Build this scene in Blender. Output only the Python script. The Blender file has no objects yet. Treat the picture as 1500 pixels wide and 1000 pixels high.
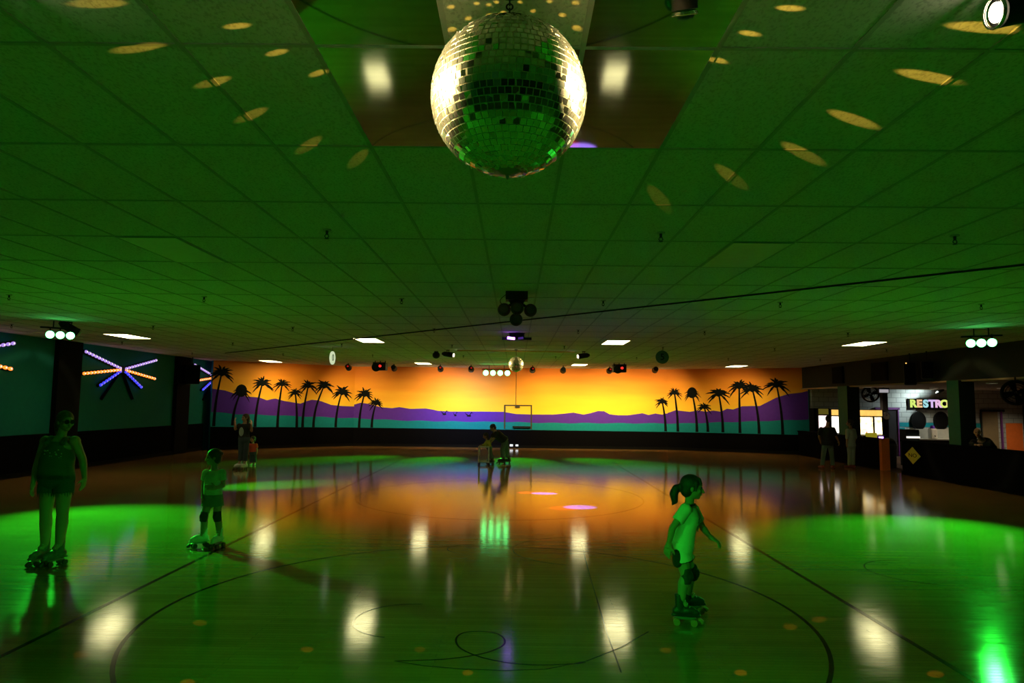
import bpy, bmesh, math, random
from mathutils import Vector, Matrix, Quaternion
random.seed(7)
S = bpy.context.scene
COL = S.collection
R = math.radians
PI = math.pi

# ------------------------------------------------------------------ camera
HC = 3.606           # ceiling height
CAMZ = 2.0
cd = bpy.data.cameras.new('camera'); cam = bpy.data.objects.new('camera', cd); COL.objects.link(cam)
cd.sensor_width = 36; cd.lens = 24.0; cd.clip_start = .05; cd.clip_end = 200
PITCH, ROLL, YAW, CX = .0902, .0106, -.0062, .017
_ry = Matrix.Rotation(-YAW, 3, 'Z'); _rx = Matrix.Rotation(PI/2 + PITCH, 3, 'X'); _rz = Matrix.Rotation(ROLL, 3, 'Z')
CM = _ry @ _rx @ _rz
cam.matrix_world = Matrix.Translation((CX, 0, CAMZ)) @ CM.to_4x4()
S.camera = cam

# ------------------------------------------------------------------ world, exposure
W = bpy.data.worlds.new('world'); S.world = W; W.use_nodes = True
W.node_tree.nodes['Background'].inputs[0].default_value = (.001, .0012, .001, 1)
W.node_tree.nodes['Background'].inputs[1].default_value = 1
S.view_settings.view_transform = 'Standard'; S.view_settings.look = 'None'
S.view_settings.exposure = 0; S.view_settings.gamma = 1
S.cycles.use_denoising = True
S.cycles.sample_clamp_indirect = 4
S.cycles.sample_clamp_direct = 0
S.cycles.blur_glossy = 1.0
S.cycles.max_bounces = 8
S.cycles.diffuse_bounces = 3
S.cycles.glossy_bounces = 5

LIGHTS = []
def spot(name, loc, tgt, power, col, deg, blend=.3, rad=.03):
    if name == 'green_beam': rad = .12
    l = bpy.data.lights.new(name, 'SPOT'); o = bpy.data.objects.new(name, l); COL.objects.link(o)
    l.energy = power; l.color = col; l.spot_size = R(deg); l.spot_blend = blend; l.shadow_soft_size = rad
    o.location = loc
    d = Vector(tgt) - Vector(loc)
    o.rotation_euler = d.to_track_quat('-Z', 'Y').to_euler()
    return o

GREEN = (.02, 1, .04); WARM = (1, .78, .36); BLUE = (.1, .25, 1)
FIX_L = (-9.38, 13.95, 3.3); FIX_R = (9.32, 13.65, 3.3); FIX_C = (-.8, 28.9, 3.27)
# colour washes of the LED fixtures hung from the ceiling
spot('green_beam', (-9.3, 13.85, 3.24), (-6.5, 11.0, 0), 5600, GREEN, 58, 1)
spot('green_beam', (-9.2, 13.95, 3.24), (-5.8, 16.4, 0), 5000, GREEN, 24, 1)
spot('green_beam', (9.25, 13.6, 3.24), (6.5, 11.0, 0), 5200, GREEN, 54, 1)
for k in range(4):
    x = -1.24 + .3 * k
    spot('green_beam', (x, 28.8, 3.25), (x * 4 + 1.8 + (k - 1.5) * 2.0, 23.9, 0), 8000, GREEN, 27, 1)
# unseen fixtures added at the camera's end, greening the ceiling and skaters
spot('green_beam', (-3.4, -5.0, 2.9), (1.5, 6.6, .9), 1250, GREEN, 13, .8)
spot('green_beam', (-9.3, -2.0, 3.24), (-2.6, 1.6, 0), 3300, GREEN, 46, 1)
spot('green_beam', (9.3, -2.0, 3.24), (2.6, 1.6, 0), 3300, GREEN, 46, 1)
# wall-wash cans along the mural
for x, y, p, c in ((-9.6, 27.4, 200, (1, .66, .28)), (-6.9, 28.6, 330, (1, .74, .34)), (-3.4, 28.6, 520, (1, .8, .5)), (-1.9, 28.8, 560, (.5, .6, 1)),
                   (.75, 28.6, 380, (1, .76, .34)), (2.4, 28.6, 420, (1, .78, .34)), (4.3, 28.6, 560, (1, .78, .36)), (6.3, 28.6, 380, (1, .74, .34)), (9.4, 27.4, 180, (1, .66, .28))):
    yy = 31.1 if abs(x) < 7.4 else 29.6
    spot('wall_wash', (x, y - .25, 3.2), (x * 1.01, yy, 1.75), p, c, 100, 1.0, .08)
# side-area lamps
spot('sign_wash', (17.0, 27.6, 2.66), (16.6, 28.5, 1.9), 330, (.85, 1, .95), 120, .8, .05)
for x, y in ((13.5, 26.5), (17.4, 26.9), (18.2, 26.4), (20.0, 26.8)):
    spot('downlight_beam', (x, y, 2.72), (x, y, 0), 110, (1, .8, .5), 130, .7, .05)

# ------------------------------------------------------------------ pixel rays -> points in the place
def ray(u, v):
    d = CM @ Vector(((u - 750) / 1000, -(v - 500) / 1000, -1))
    return d
def onZ(u, v, z):
    d = ray(u, v); t = (z - CAMZ) / d.z
    return Vector((CX, 0, CAMZ)) + d * t
def atY(u, v, Y):
    d = ray(u, v); return Vector((CX, 0, CAMZ)) + d * (Y / d.y)
def atX(u, v, X):
    d = ray(u, v); return Vector((CX, 0, CAMZ)) + d * ((X - CX) / d.x)
def onwall(u, v, a, b):      # vertical plane through plan points a, b
    d = ray(u, v); n = Vector((b[1] - a[1], a[0] - b[0], 0)); o = Vector((CX, 0, CAMZ))
    t = n.dot(Vector((a[0], a[1], 0)) - o) / n.dot(d)
    return o + d * t

# ------------------------------------------------------------------ materials
def nodes(m): return m.node_tree.nodes, m.node_tree.links
def mat(name, col, rough=.6, metal=0, spec=.5, var=.12, scale=9, coat=0, bump=0, bscale=60):
    m = bpy.data.materials.new(name); m.use_nodes = True
    N, L = nodes(m); b = N['Principled BSDF']
    b.inputs['Roughness'].default_value = rough; b.inputs['Metallic'].default_value = metal
    b.inputs['Specular IOR Level'].default_value = spec
    b.inputs['Coat Weight'].default_value = coat
    tc = N.new('ShaderNodeTexCoord')
    no = N.new('ShaderNodeTexNoise'); no.inputs['Scale'].default_value = scale; no.inputs['Detail'].default_value = 3
    L.new(tc.outputs['Object'], no.inputs['Vector'])
    mx = N.new('ShaderNodeMix'); mx.data_type = 'RGBA'
    mx.inputs[6].default_value = (*[c * (1 - var) for c in col], 1); mx.inputs[7].default_value = (*[min(1, c * (1 + var)) for c in col], 1)
    L.new(no.outputs['Fac'], mx.inputs[0]); L.new(mx.outputs[2], b.inputs['Base Color'])
    if bump:
        n2 = N.new('ShaderNodeTexNoise'); n2.inputs['Scale'].default_value = bscale
        L.new(tc.outputs['Object'], n2.inputs['Vector'])
        bp = N.new('ShaderNodeBump'); bp.inputs['Strength'].default_value = bump; bp.inputs['Distance'].default_value = .01
        L.new(n2.outputs['Fac'], bp.inputs['Height']); L.new(bp.outputs['Normal'], b.inputs['Normal'])
    return m
def emit(name, col, s, var=.15, scale=14):
    m = bpy.data.materials.new(name); m.use_nodes = True
    N, L = nodes(m); N.remove(N['Principled BSDF'])
    e = N.new('ShaderNodeEmission'); e.inputs['Strength'].default_value = s
    tc = N.new('ShaderNodeTexCoord'); no = N.new('ShaderNodeTexNoise'); no.inputs['Scale'].default_value = scale
    L.new(tc.outputs['Object'], no.inputs['Vector'])
    mx = N.new('ShaderNodeMix'); mx.data_type = 'RGBA'
    mx.inputs[6].default_value = (*[c * (1 - var) for c in col], 1); mx.inputs[7].default_value = (*col, 1)
    L.new(no.outputs['Fac'], mx.inputs[0]); L.new(mx.outputs[2], e.inputs['Color'])
    L.new(e.outputs['Emission'], N['Material Output'].inputs['Surface'])
    return m
M = {}
M['black'] = mat('black_metal', (.009, .009, .009), .55, spec=.2)
M['matte_black'] = mat('matte_black', (.005, .005, .005), .9, spec=.08)
M['wains'] = mat('dark_wainscot_carpet', (.0035, .0035, .0045), .95, spec=.02, bump=.3, bscale=120)
M['chrome'] = mat('chrome', (.8, .78, .74), .12, 1)
M['steel'] = mat('dull_steel', (.35, .34, .32), .35, 1)
M['white_plastic'] = mat('white_plastic', (.75, .75, .72), .4)
M['tbar'] = mat('grid_bar_paint', (.38, .38, .34), .8, spec=.1)
M['panel'] = emit('fluorescent_diffuser', (1, .90, .44), 12, .04)
M['green_led'] = emit('green_led_lens', (.11, 1, .22), 17)
M['warm_lens'] = emit('warm_lens', (1, .86, .55), 16)
M['purple_led'] = emit('purple_led', (.40, .12, 1), 16)
M['blue_led'] = emit('blue_led', (.05, .06, 1), 1.25)
M['lilac_led'] = emit('lilac_led', (.55, .34, 1), .9)
M['orange_led'] = emit('orange_led', (1, .2, .02), 2.6)
M['led_core'] = emit('led_white_core', (1, .86, .8), 1.2)
M['red_led'] = emit('red_indicator', (1, .03, .02), 1.6); M['red_dim'] = emit('dim_red_indicator', (1, .03, .02), .35)
M['down'] = emit('downlight_lens', (1, .85, .55), 5)
M['teal_wall'] = mat('teal_wall_paint', (.008, .14, .115), .8, spec=.1)
M['teal'] = mat('turquoise_paint', (.0, .22, .27), .7, spec=.25)
M['teal_dark'] = mat('dark_teal_paint', (.015, .12, .07), .7, spec=.25)
M['purple'] = mat('purple_paint', (.085, .02, .36), .7, spec=.25)
M['purple_trim'] = mat('violet_trim_paint', (.16, .03, .22), .6)
M['orange'] = mat('orange_paint', (.75, .16, .02), .7)
M['palm'] = mat('black_mural_paint', (.004, .006, .006), .9, spec=.1)
M['sidefloor'] = mat('brown_carpet', (.10, .05, .025), .95, bump=.3)
M['sideceil'] = mat('low_ceiling_tile', (.30, .22, .12), .9)
M['bulk'] = mat('dark_bulkhead_paint', (.018, .024, .02), .85, spec=.2)
M['skin'] = mat('skin', (.38, .21, .14), .55, var=.06)
M['skin_tan'] = mat('tan_skin', (.34, .18, .11), .55, var=.06)

# acoustic ceiling tile: fissured, each tile sagging a little between its bars
def ceil_mat():
    m = bpy.data.materials.new('acoustic_tile'); m.use_nodes = True
    N, L = nodes(m); b = N['Principled BSDF']; b.inputs['Roughness'].default_value = .85; b.inputs['Specular IOR Level'].default_value = .2
    tc = N.new('ShaderNodeTexCoord')
    sp = N.new('ShaderNodeSeparateXYZ'); L.new(tc.outputs['Object'], sp.inputs[0])
    def mth(op, a, bb=None):
        n = N.new('ShaderNodeMath'); n.operation = op
        for i, v in enumerate((a, bb)):
            if v is None: continue
            if isinstance(v, (int, float)): n.inputs[i].default_value = v
            else: L.new(v, n.inputs[i])
        return n.outputs[0]
    fx = mth('FRACT', mth('DIVIDE', mth('ADD', sp.outputs[0], 61.874), .6096))
    fy = mth('FRACT', mth('DIVIDE', mth('ADD', sp.outputs[1], 121.92 - 2.955), 1.2192))
    sag = mth('MULTIPLY', mth('MULTIPLY', fx, mth('SUBTRACT', 1, fx)), mth('MULTIPLY', fy, mth('SUBTRACT', 1, fy)))
    big = N.new('ShaderNodeTexNoise'); big.inputs['Scale'].default_value = .9; L.new(tc.outputs['Object'], big.inputs['Vector'])
    sag = mth('MULTIPLY', sag, mth('MULTIPLY', big.outputs['Fac'], -9.0))
    mp = N.new('ShaderNodeMapping'); mp.inputs['Scale'].default_value = (70, 45, 60); L.new(tc.outputs['Object'], mp.inputs[0])
    fis = N.new('ShaderNodeTexNoise'); fis.inputs['Scale'].default_value = 1; fis.inputs['Detail'].default_value = 4; L.new(mp.outputs[0], fis.inputs['Vector'])
    cr = N.new('ShaderNodeValToRGB'); cr.color_ramp.elements[0].position = .36; cr.color_ramp.elements[1].position = .5
    cr.color_ramp.elements[0].color = (.42, .41, .37, 1); cr.color_ramp.elements[1].color = (.60, .59, .53, 1)
    L.new(fis.outputs['Fac'], cr.inputs[0]); L.new(cr.outputs[0], b.inputs['Base Color'])
    b1 = N.new('ShaderNodeBump'); b1.inputs['Distance'].default_value = .045; b1.inputs['Strength'].default_value = 1; L.new(sag, b1.inputs['Height'])
    b2 = N.new('ShaderNodeBump'); b2.inputs['Distance'].default_value = .003; b2.inputs['Strength'].default_value = .6
    L.new(fis.outputs['Fac'], b2.inputs['Height']); L.new(b1.outputs[0], b2.inputs['Normal']); L.new(b2.outputs[0], b.inputs['Normal'])
    return m
M['ceil'] = ceil_mat()

def floor_mat():
    m = bpy.data.materials.new('varnished_maple'); m.use_nodes = True
    N, L = nodes(m); b = N['Principled BSDF']
    tc = N.new('ShaderNodeTexCoord')
    br = N.new('ShaderNodeTexBrick'); br.inputs['Scale'].default_value = 1; br.inputs['Brick Width'].default_value = 1.6; br.inputs['Row Height'].default_value = .057
    br.inputs['Mortar Size'].default_value = .001; br.inputs['Color1'].default_value = (.42, .225, .065, 1); br.inputs['Color2'].default_value = (.34, .175, .05, 1)
    br.inputs['Mortar'].default_value = (.14, .08, .035, 1); br.offset = .37
    L.new(tc.outputs['Object'], br.inputs['Vector'])
    no = N.new('ShaderNodeTexNoise'); no.inputs['Scale'].default_value = 1.3; no.inputs['Detail'].default_value = 5; L.new(tc.outputs['Object'], no.inputs['Vector'])
    mx = N.new('ShaderNodeMix'); mx.data_type = 'RGBA'; mx.blend_type = 'MULTIPLY'; mx.inputs[0].default_value = .4
    L.new(br.outputs['Color'], mx.inputs[6]); L.new(no.outputs['Fac'], mx.inputs[7]); L.new(mx.outputs[2], b.inputs['Base Color'])
    mp = N.new('ShaderNodeMapping'); mp.inputs['Rotation'].default_value = (0, 0, R(35)); mp.inputs['Scale'].default_value = (3, 130, 1); L.new(tc.outputs['Object'], mp.inputs[0])
    sc = N.new('ShaderNodeTexNoise'); sc.inputs['Scale'].default_value = 1; sc.inputs['Detail'].default_value = 4; L.new(mp.outputs[0], sc.inputs['Vector'])
    mp2 = N.new('ShaderNodeMapping'); mp2.inputs['Rotation'].default_value = (0, 0, R(-32)); mp2.inputs['Scale'].default_value = (2.4, 110, 1); L.new(tc.outputs['Object'], mp2.inputs[0])
    sc2 = N.new('ShaderNodeTexNoise'); sc2.inputs['Scale'].default_value = 1; sc2.inputs['Detail'].default_value = 4; L.new(mp2.outputs[0], sc2.inputs['Vector'])
    ad = N.new('ShaderNodeMath'); ad.operation = 'ADD'; L.new(sc.outputs['Fac'], ad.inputs[0]); L.new(sc2.outputs['Fac'], ad.inputs[1])
    mr = N.new('ShaderNodeMapRange'); mr.inputs['From Min'].default_value = .7; mr.inputs['From Max'].default_value = 1.3
    mr.inputs['To Min'].default_value = .05; mr.inputs['To Max'].default_value = .13; L.new(ad.outputs[0], mr.inputs['Value']); L.new(mr.outputs[0], b.inputs['Roughness'])
    bp = N.new('ShaderNodeBump'); bp.inputs['Strength'].default_value = .22; bp.inputs['Distance'].default_value = .0007; L.new(ad.outputs[0], bp.inputs['Height'])
    L.new(bp.outputs[0], b.inputs['Normal'])
    b.inputs['IOR'].default_value = 1.5
    return m
M['floor'] = floor_mat()

def sky_mat():      # the painted sunset: orange above, yellow at the ridge, streaky cloud
    m = bpy.data.materials.new('painted_sunset'); m.use_nodes = True
    N, L = nodes(m); b = N['Principled BSDF']; b.inputs['Roughness'].default_value = .7; b.inputs['Specular IOR Level'].default_value = .25
    tc = N.new('ShaderNodeTexCoord'); sp = N.new('ShaderNodeSeparateXYZ'); L.new(tc.outputs['Object'], sp.inputs[0])
    mp = N.new('ShaderNodeMapping'); mp.inputs['Scale'].default_value = (.35, .35, 2.2); L.new(tc.outputs['Object'], mp.inputs[0])
    no = N.new('ShaderNodeTexNoise'); no.inputs['Scale'].default_value = 1; no.inputs['Detail'].default_value = 4; L.new(mp.outputs[0], no.inputs['Vector'])
    a = N.new('ShaderNodeMath'); a.operation = 'MULTIPLY_ADD'; L.new(no.outputs['Fac'], a.inputs[0]); a.inputs[1].default_value = .7; L.new(sp.outputs[2], a.inputs[2])
    # the ridge climbs towards both ends, the yellow band climbs with it
    ab = N.new('ShaderNodeMath'); ab.operation = 'ABSOLUTE'; L.new(sp.outputs[0], ab.inputs[0])
    pw = N.new('ShaderNodeMath'); pw.operation = 'POWER'; L.new(ab.outputs[0], pw.inputs[0]); pw.inputs[1].default_value = 2.2
    s2 = N.new('ShaderNodeMath'); s2.operation = 'MULTIPLY_ADD'; L.new(pw.outputs[0], s2.inputs[0]); s2.inputs[1].default_value = -.0014; L.new(a.outputs[0], s2.inputs[2])
    mr = N.new('ShaderNodeMapRange'); mr.inputs['From Min'].default_value = 1.85; mr.inputs['From Max'].default_value = 3.75; L.new(s2.outputs[0], mr.inputs['Value'])
    cr = N.new('ShaderNodeValToRGB'); E = cr.color_ramp.elements
    E[0].position = 0; E[0].color = (.95, .62, .03, 1); E[1].position = 1; E[1].color = (.62, .17, .015, 1)
    e = E.new(.25); e.color = (.95, .50, .025, 1); e = E.new(.55); e.color = (.85, .33, .02, 1)
    L.new(mr.outputs[0], cr.inputs[0]); L.new(cr.outputs[0], b.inputs['Base Color'])
    return m
M['sky'] = sky_mat()

def block_mat():    # painted block wall of the side area
    m = bpy.data.materials.new('painted_block'); m.use_nodes = True
    N, L = nodes(m); b = N['Principled BSDF']; b.inputs['Roughness'].default_value = .6
    tc = N.new('ShaderNodeTexCoord'); mp = N.new('ShaderNodeMapping'); mp.inputs['Rotation'].default_value = (R(90), 0, 0); L.new(tc.outputs['Object'], mp.inputs[0])
    br = N.new('ShaderNodeTexBrick'); br.inputs['Scale'].default_value = 1; br.inputs['Brick Width'].default_value = .4; br.inputs['Row Height'].default_value = .2
    br.inputs['Mortar Size'].default_value = .012; br.inputs['Color1'].default_value = (.42, .45, .44, 1); br.inputs['Color2'].default_value = (.36, .40, .40, 1); br.inputs['Mortar'].default_value = (.2, .22, .22, 1)
    L.new(mp.outputs[0], br.inputs['Vector']); L.new(br.outputs['Color'], b.inputs['Base Color'])
    return m
M['block'] = block_mat()

def game_screen():
    m = bpy.data.materials.new('lit_game_cabinet'); m.use_nodes = True
    N, L = nodes(m); N.remove(N['Principled BSDF']); e = N.new('ShaderNodeEmission'); e.inputs['Strength'].default_value = 3
    tc = N.new('ShaderNodeTexCoord'); no = N.new('ShaderNodeTexNoise'); no.inputs['Scale'].default_value = 5; no.inputs['Detail'].default_value = 2
    L.new(tc.outputs['Object'], no.inputs['Vector']); cr = N.new('ShaderNodeValToRGB'); E = cr.color_ramp.elements
    E[0].position = .32; E[0].color = (.9, .35, .2, 1); E[1].position = .62; E[1].color = (1, .95, .75, 1); q = E.new(.45); q.color = (1, .8, .3, 1)
    L.new(no.outputs['Fac'], cr.inputs[0]); L.new(cr.outputs[0], e.inputs[0]); L.new(e.outputs[0], N['Material Output'].inputs[0])
    return m
M['game'] = game_screen()
M['marquee'] = emit('lit_marquee', (1, .55, .12), 1.6, .5, 6)

# ------------------------------------------------------------------ mesh helpers
def B(): return bmesh.new()
def box(bm, c, s, rot=None, mi=0):
    m = Matrix.Translation(c) @ ((rot.to_4x4() if rot else Matrix())) @ Matrix.Diagonal((*s, 1))
    g = bmesh.ops.create_cube(bm, size=1, matrix=m)
    if mi:
        for f in {f for v in g['verts'] for f in v.link_faces}: f.material_index = mi
def bx(bm, lo, hi): box(bm, [(a + b) / 2 for a, b in zip(lo, hi)], [abs(b - a) for a, b in zip(lo, hi)])
def frame_of(d):
    d = Vector(d).normalized(); q = d.to_track_quat('Z', 'Y'); return q.to_matrix()
def tube(bm, p0, p1, r0, r1=None, n=16, round0=False, round1=False, sx=1, side=None):
    """tapered limb; rounded ends when asked; sx squashes the section along 'side'"""
    p0, p1 = Vector(p0), Vector(p1); r1 = r0 if r1 is None else r1
    d = p1 - p0; l = d.length
    if l < 1e-6: return
    z = d / l
    if side is not None:
        x = Vector(side); x = (x - z * x.dot(z)).normalized(); y = z.cross(x)
    else:
        m = frame_of(d); x, y = m.col[0], m.col[1]
    rings = []
    if round0:
        for k in range(3, 0, -1):
            a = k / 4 * PI / 2 * 1.12
            rings.append((p0 - z * r0 * math.sin(a), r0 * math.cos(a)))
    rings += [(p0, r0), (p1, r1)]
    if round1:
        for k in range(1, 4):
            a = k / 4 * PI / 2 * 1.12
            rings.append((p1 + z * r1 * math.sin(a), r1 * math.cos(a)))
    loft(bm, [(c, x * (r * sx), y * r) for c, r in rings], n)
def loft(bm, secs, n=20):
    """closed loft through elliptical sections (centre, axis a, axis b)"""
    R_ = []
    for c, a, b in secs:
        c = Vector(c); a = Vector(a); b = Vector(b)
        R_.append([bm.verts.new(c + a * math.cos(2 * PI * i / n) + b * math.sin(2 * PI * i / n)) for i in range(n)])
    for p, q in zip(R_, R_[1:]):
        for i in range(n):
            j = (i + 1) % n; bm.faces.new((p[i], p[j], q[j], q[i]))
    bm.faces.new(list(reversed(R_[0]))); bm.faces.new(R_[-1])
def ell(bm, c, r, rot=None, seg=20):
    m = Matrix.Translation(c) @ (rot.to_4x4() if rot else Matrix()) @ Matrix.Diagonal((*r, 1))
    bmesh.ops.create_uvsphere(bm, u_segments=seg, v_segments=max(8, seg // 2 + 2), radius=1, matrix=m)
def disc(bm, c, nrm, r, h=.01, n=24, r2=None):
    c = Vector(c); d = Vector(nrm).normalized(); tube(bm, c - d * h / 2, c + d * h / 2, r, r if r2 is None else r2, n)
def torus(bm, c, nrm, R0, r, n=24, k=8, sx=1, sy=1):
    m = frame_of(nrm); c = Vector(c); G = []
    for i in range(n):
        a = 2 * PI * i / n; u = m.col[0] * math.cos(a) + m.col[1] * math.sin(a); p = c + m.col[0] * math.cos(a) * R0 * sx + m.col[1] * math.sin(a) * R0 * sy
        G.append([bm.verts.new(p + u * r * math.cos(2 * PI * j / k) + m.col[2] * r * math.sin(2 * PI * j / k)) for j in range(k)])
    for i in range(n):
        for j in range(k):
            bm.faces.new((G[i][j], G[(i + 1) % n][j], G[(i + 1) % n][(j + 1) % k], G[i][(j + 1) % k]))
def path_tube(bm, pts, r, n=10):
    for a, b in zip(pts, pts[1:]): tube(bm, a, b, r, n=n, round0=True, round1=True)
def build(name, bm, m, parent=None, smooth=None, loc=None):
    bmesh.ops.recalc_face_normals(bm, faces=bm.faces)
    me = bpy.data.meshes.new(name); bm.to_mesh(me); bm.free()
    o = bpy.data.objects.new(name, me); COL.objects.link(o)
    for mm in (m if isinstance(m, (list, tuple)) else [m]): me.materials.append(mm)
    if parent is not None: o.parent = parent
    if loc is not None: o.location = loc
    if smooth:
        for p in me.polygons: p.use_smooth = True
        if smooth != 'all':
            me.set_sharp_from_angle(angle=R(smooth))
    return o
def struct(name, bm, m, parent=None, smooth=None):
    o = build(name, bm, m, parent, smooth); o['kind'] = 'structure'; return o
def thing(name, label, cat, loc=(0, 0, 0), group=None):
    o = bpy.data.objects.new(name, None); COL.objects.link(o); o.location = loc; o.empty_display_size = .1
    o['label'] = label; o['category'] = cat
    if group: o['group'] = group
    return o
def tag(o, label, cat, group=None):
    o['label'] = label; o['category'] = cat
    if group: o['group'] = group
    return o
def dup(root, loc, label=None, rot=None):
    r = root.copy(); COL.objects.link(r); r.location = loc
    if label: r['label'] = label
    if rot is not None: r.rotation_euler = rot
    for ch in list(root.children):
        c = ch.copy(); COL.objects.link(c); c.parent = r
        for g in list(ch.children):
            d = g.copy(); COL.objects.link(d); d.parent = c
    return r
def text(name, s, size, m, loc, rot, parent=None, depth=.004, bold=0):
    c = bpy.data.curves.new(name, 'FONT'); c.body = s; c.size = size; c.align_x = 'CENTER'; c.align_y = 'CENTER'; c.extrude = depth; c.offset = bold
    o = bpy.data.objects.new(name, c); COL.objects.link(o)
    bpy.context.view_layer.update()
    me = bpy.data.meshes.new_from_object(o.evaluated_get(bpy.context.evaluated_depsgraph_get()))
    bpy.data.objects.remove(o)
    me.materials.clear(); me.materials.append(m)
    o = bpy.data.objects.new(name, me); COL.objects.link(o)
    o.location = loc; o.rotation_euler = rot
    if parent is not None: o.parent = parent
    return o


# ================================================================== SETTING
RX = 11.7            # right edge of the rink floor (half wall), left wall at LX
LX = -12.6
YB = -9.0
b = B(); bx(b, (LX - .2, YB, -.2), (RX + .05, 32, 0)); struct('floor', b, M['floor'])
b = B(); bx(b, (RX + .05, YB, -.2), (21.2, 29.2, -.002)); struct('floor_side', b, M['sidefloor'])
b = B(); bx(b, (LX - .2, YB, HC), (12.3, 32, HC + .2)); struct('ceiling', b, M['ceil'])
b = B()
k = -20
while True:
    x = -.914 + k * .6096; k += 1
    if x < LX: continue
    if x > 11.95: break
    bx(b, (x - .012, YB, HC - .006), (x + .012, 31.6, HC + .002))
k = -9
while True:
    y = 2.955 + k * 1.2192; k += 1
    if y > 31.2: break
    bx(b, (LX, y - .012, HC - .0055), (11.95, y + .012, HC + .002))
struct('trim_1', b, M['tbar'])
# mirrored panels laid into the grid around the ball
M['mirror'] = mat('mirror_panel', (.90, .90, .82), .03, 1, var=.03)
for x0, y0, n in ((-.914, 2.955, 'front left'), (.914 - .6096, 2.955, 'front right'), (-.914 + .6096, 2.955, 'front middle'), (-.914, 2.955 - 1.2192, 'rear left'), (.914 - .6096, 2.955 - 1.2192, 'rear right')):
    b = B(); bx(b, (x0 + .011, y0 + .011, HC - .004), (x0 + .5986, y0 + 1.2082, HC + .002))
    o = build('mirror_ceiling_panel', b, M['mirror'])
    tag(o, {'front left': 'mirrored ceiling panel left of the big disco ball, the one farther out over the floor', 'front right': 'mirrored ceiling panel right of the big disco ball, crossed by a violet light streak',
            'front middle': 'mirrored ceiling panel hidden straight behind the big disco ball', 'rear left': 'mirrored ceiling panel at the top edge, left of the disco ball chain',
            'rear right': 'mirrored ceiling panel at the top edge, right of the chain above a dark lamp'}[n], 'ceiling mirror', 'mirrored ceiling panels around the disco ball')

# mural wall in three straight runs
PA, PB, PC, PD = (-12.25, 27.6), (-7.35, 31.25), (6.85, 30.9), (12.2, 28.6)
RIDGE = [(290, 568), (298, 568.3), (312, 569.3), (329, 571.5), (342, 575.7), (362, 580.6), (380, 582), (391, 586), (398, 584.3), (404, 583.6), (416, 587), (440, 591), (449, 587.5), (457, 585.3), (465, 586), (472, 588),
         (485, 592.8), (500, 594.3), (513, 595), (520, 592), (528, 589.6), (540, 591.3), (557, 596), (574, 597.7), (585, 596), (600, 598.5), (612, 598.3), (624, 598), (633, 599.5), (642, 601.6), (660, 602.5),
         (705, 602.5), (738, 603), (756, 606.2), (778, 606.8), (810, 607), (825, 605.8), (840, 604), (855, 607), (866, 604.6), (876, 601.8), (885, 602), (893, 606.5), (905, 608), (920, 608), (941, 605), (950, 607.6), (960, 605.4),
         (970, 607), (980, 604), (990, 600.6), (1010, 603), (1023, 601), (1034, 602.8), (1045, 601), (1056, 602.8), (1065, 598.4), (1074, 599.5), (1087, 594.8), (1102, 594.4), (1113, 594.4), (1126, 587.8), (1137, 582.3),
         (1155, 576.8), (1175, 574.6), (1186, 571.3), (1198, 569)]
def lerp(tab, u):
    if u <= tab[0][0]: return tab[0][1]
    for (a, va), (c, vc) in zip(tab, tab[1:]):
        if u <= c: return va + (vc - va) * (u - a) / (c - a)
    return tab[-1][1]
TURQ = [(290, 601.5), (298, 602), (345, 606), (440, 609.5), (520, 612.5), (600, 616), (680, 617.3), (738, 617.6), (800, 619.3), (880, 619.5), (1000, 620), (1100, 617), (1187, 614)]
def mural(name, a, c, u0, u1):
    A, C_ = Vector((*a, 0)), Vector((*c, 0)); Ln = (C_ - A).length; d = (C_ - A) / Ln; n = Vector((d.y, -d.x, 0))
    pts = []
    for u in [u0 + (u1 - u0) * i / 60 for i in range(61)] + [p[0] for p in RIDGE if u0 < p[0] < u1]:
        p = onwall(u, lerp(RIDGE, u), a, c); s = (p - A).dot(d)
        zt = onwall(u, lerp(TURQ, u) + .5 * math.sin(u * .13), a, c).z
        if 0 < s < Ln: pts.append((s, zt, p.z))
    pts.sort(); pts = [(0, *pts[0][1:])] + pts + [(Ln, *pts[-1][1:])]
    b = B(); cols = []
    for s, zt, zr in pts:
        q = A + d * s; cols.append([b.verts.new((q.x, q.y, z)) for z in (0, zt, zr, HC)])
    for p, q in zip(cols, cols[1:]):
        for i, mi in enumerate((0, 1, 2)):
            if (q[0].co - p[0].co).length > 1e-5:
                f = b.faces.new((p[i], q[i], q[i + 1], p[i + 1])); f.material_index = mi
    mid = (A + C_) / 2 - n * .105; rot = Matrix.Rotation(math.atan2(d.y, d.x), 3, 'Z')
    box(b, (mid.x, mid.y, HC / 2), (Ln + .04, .2, HC - .01), rot)
    return struct(name, b, [M['teal'], M['purple'], M['sky']]), A, d, n
wl, *fl_ = mural('wall_back_left', PA, PB, 285, 513)
wc, *fc_ = mural('wall_back', PB, PC, 513, 975)
wr, *fr_ = mural('wall_back_right', PC, PD, 975, 1200)

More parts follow.
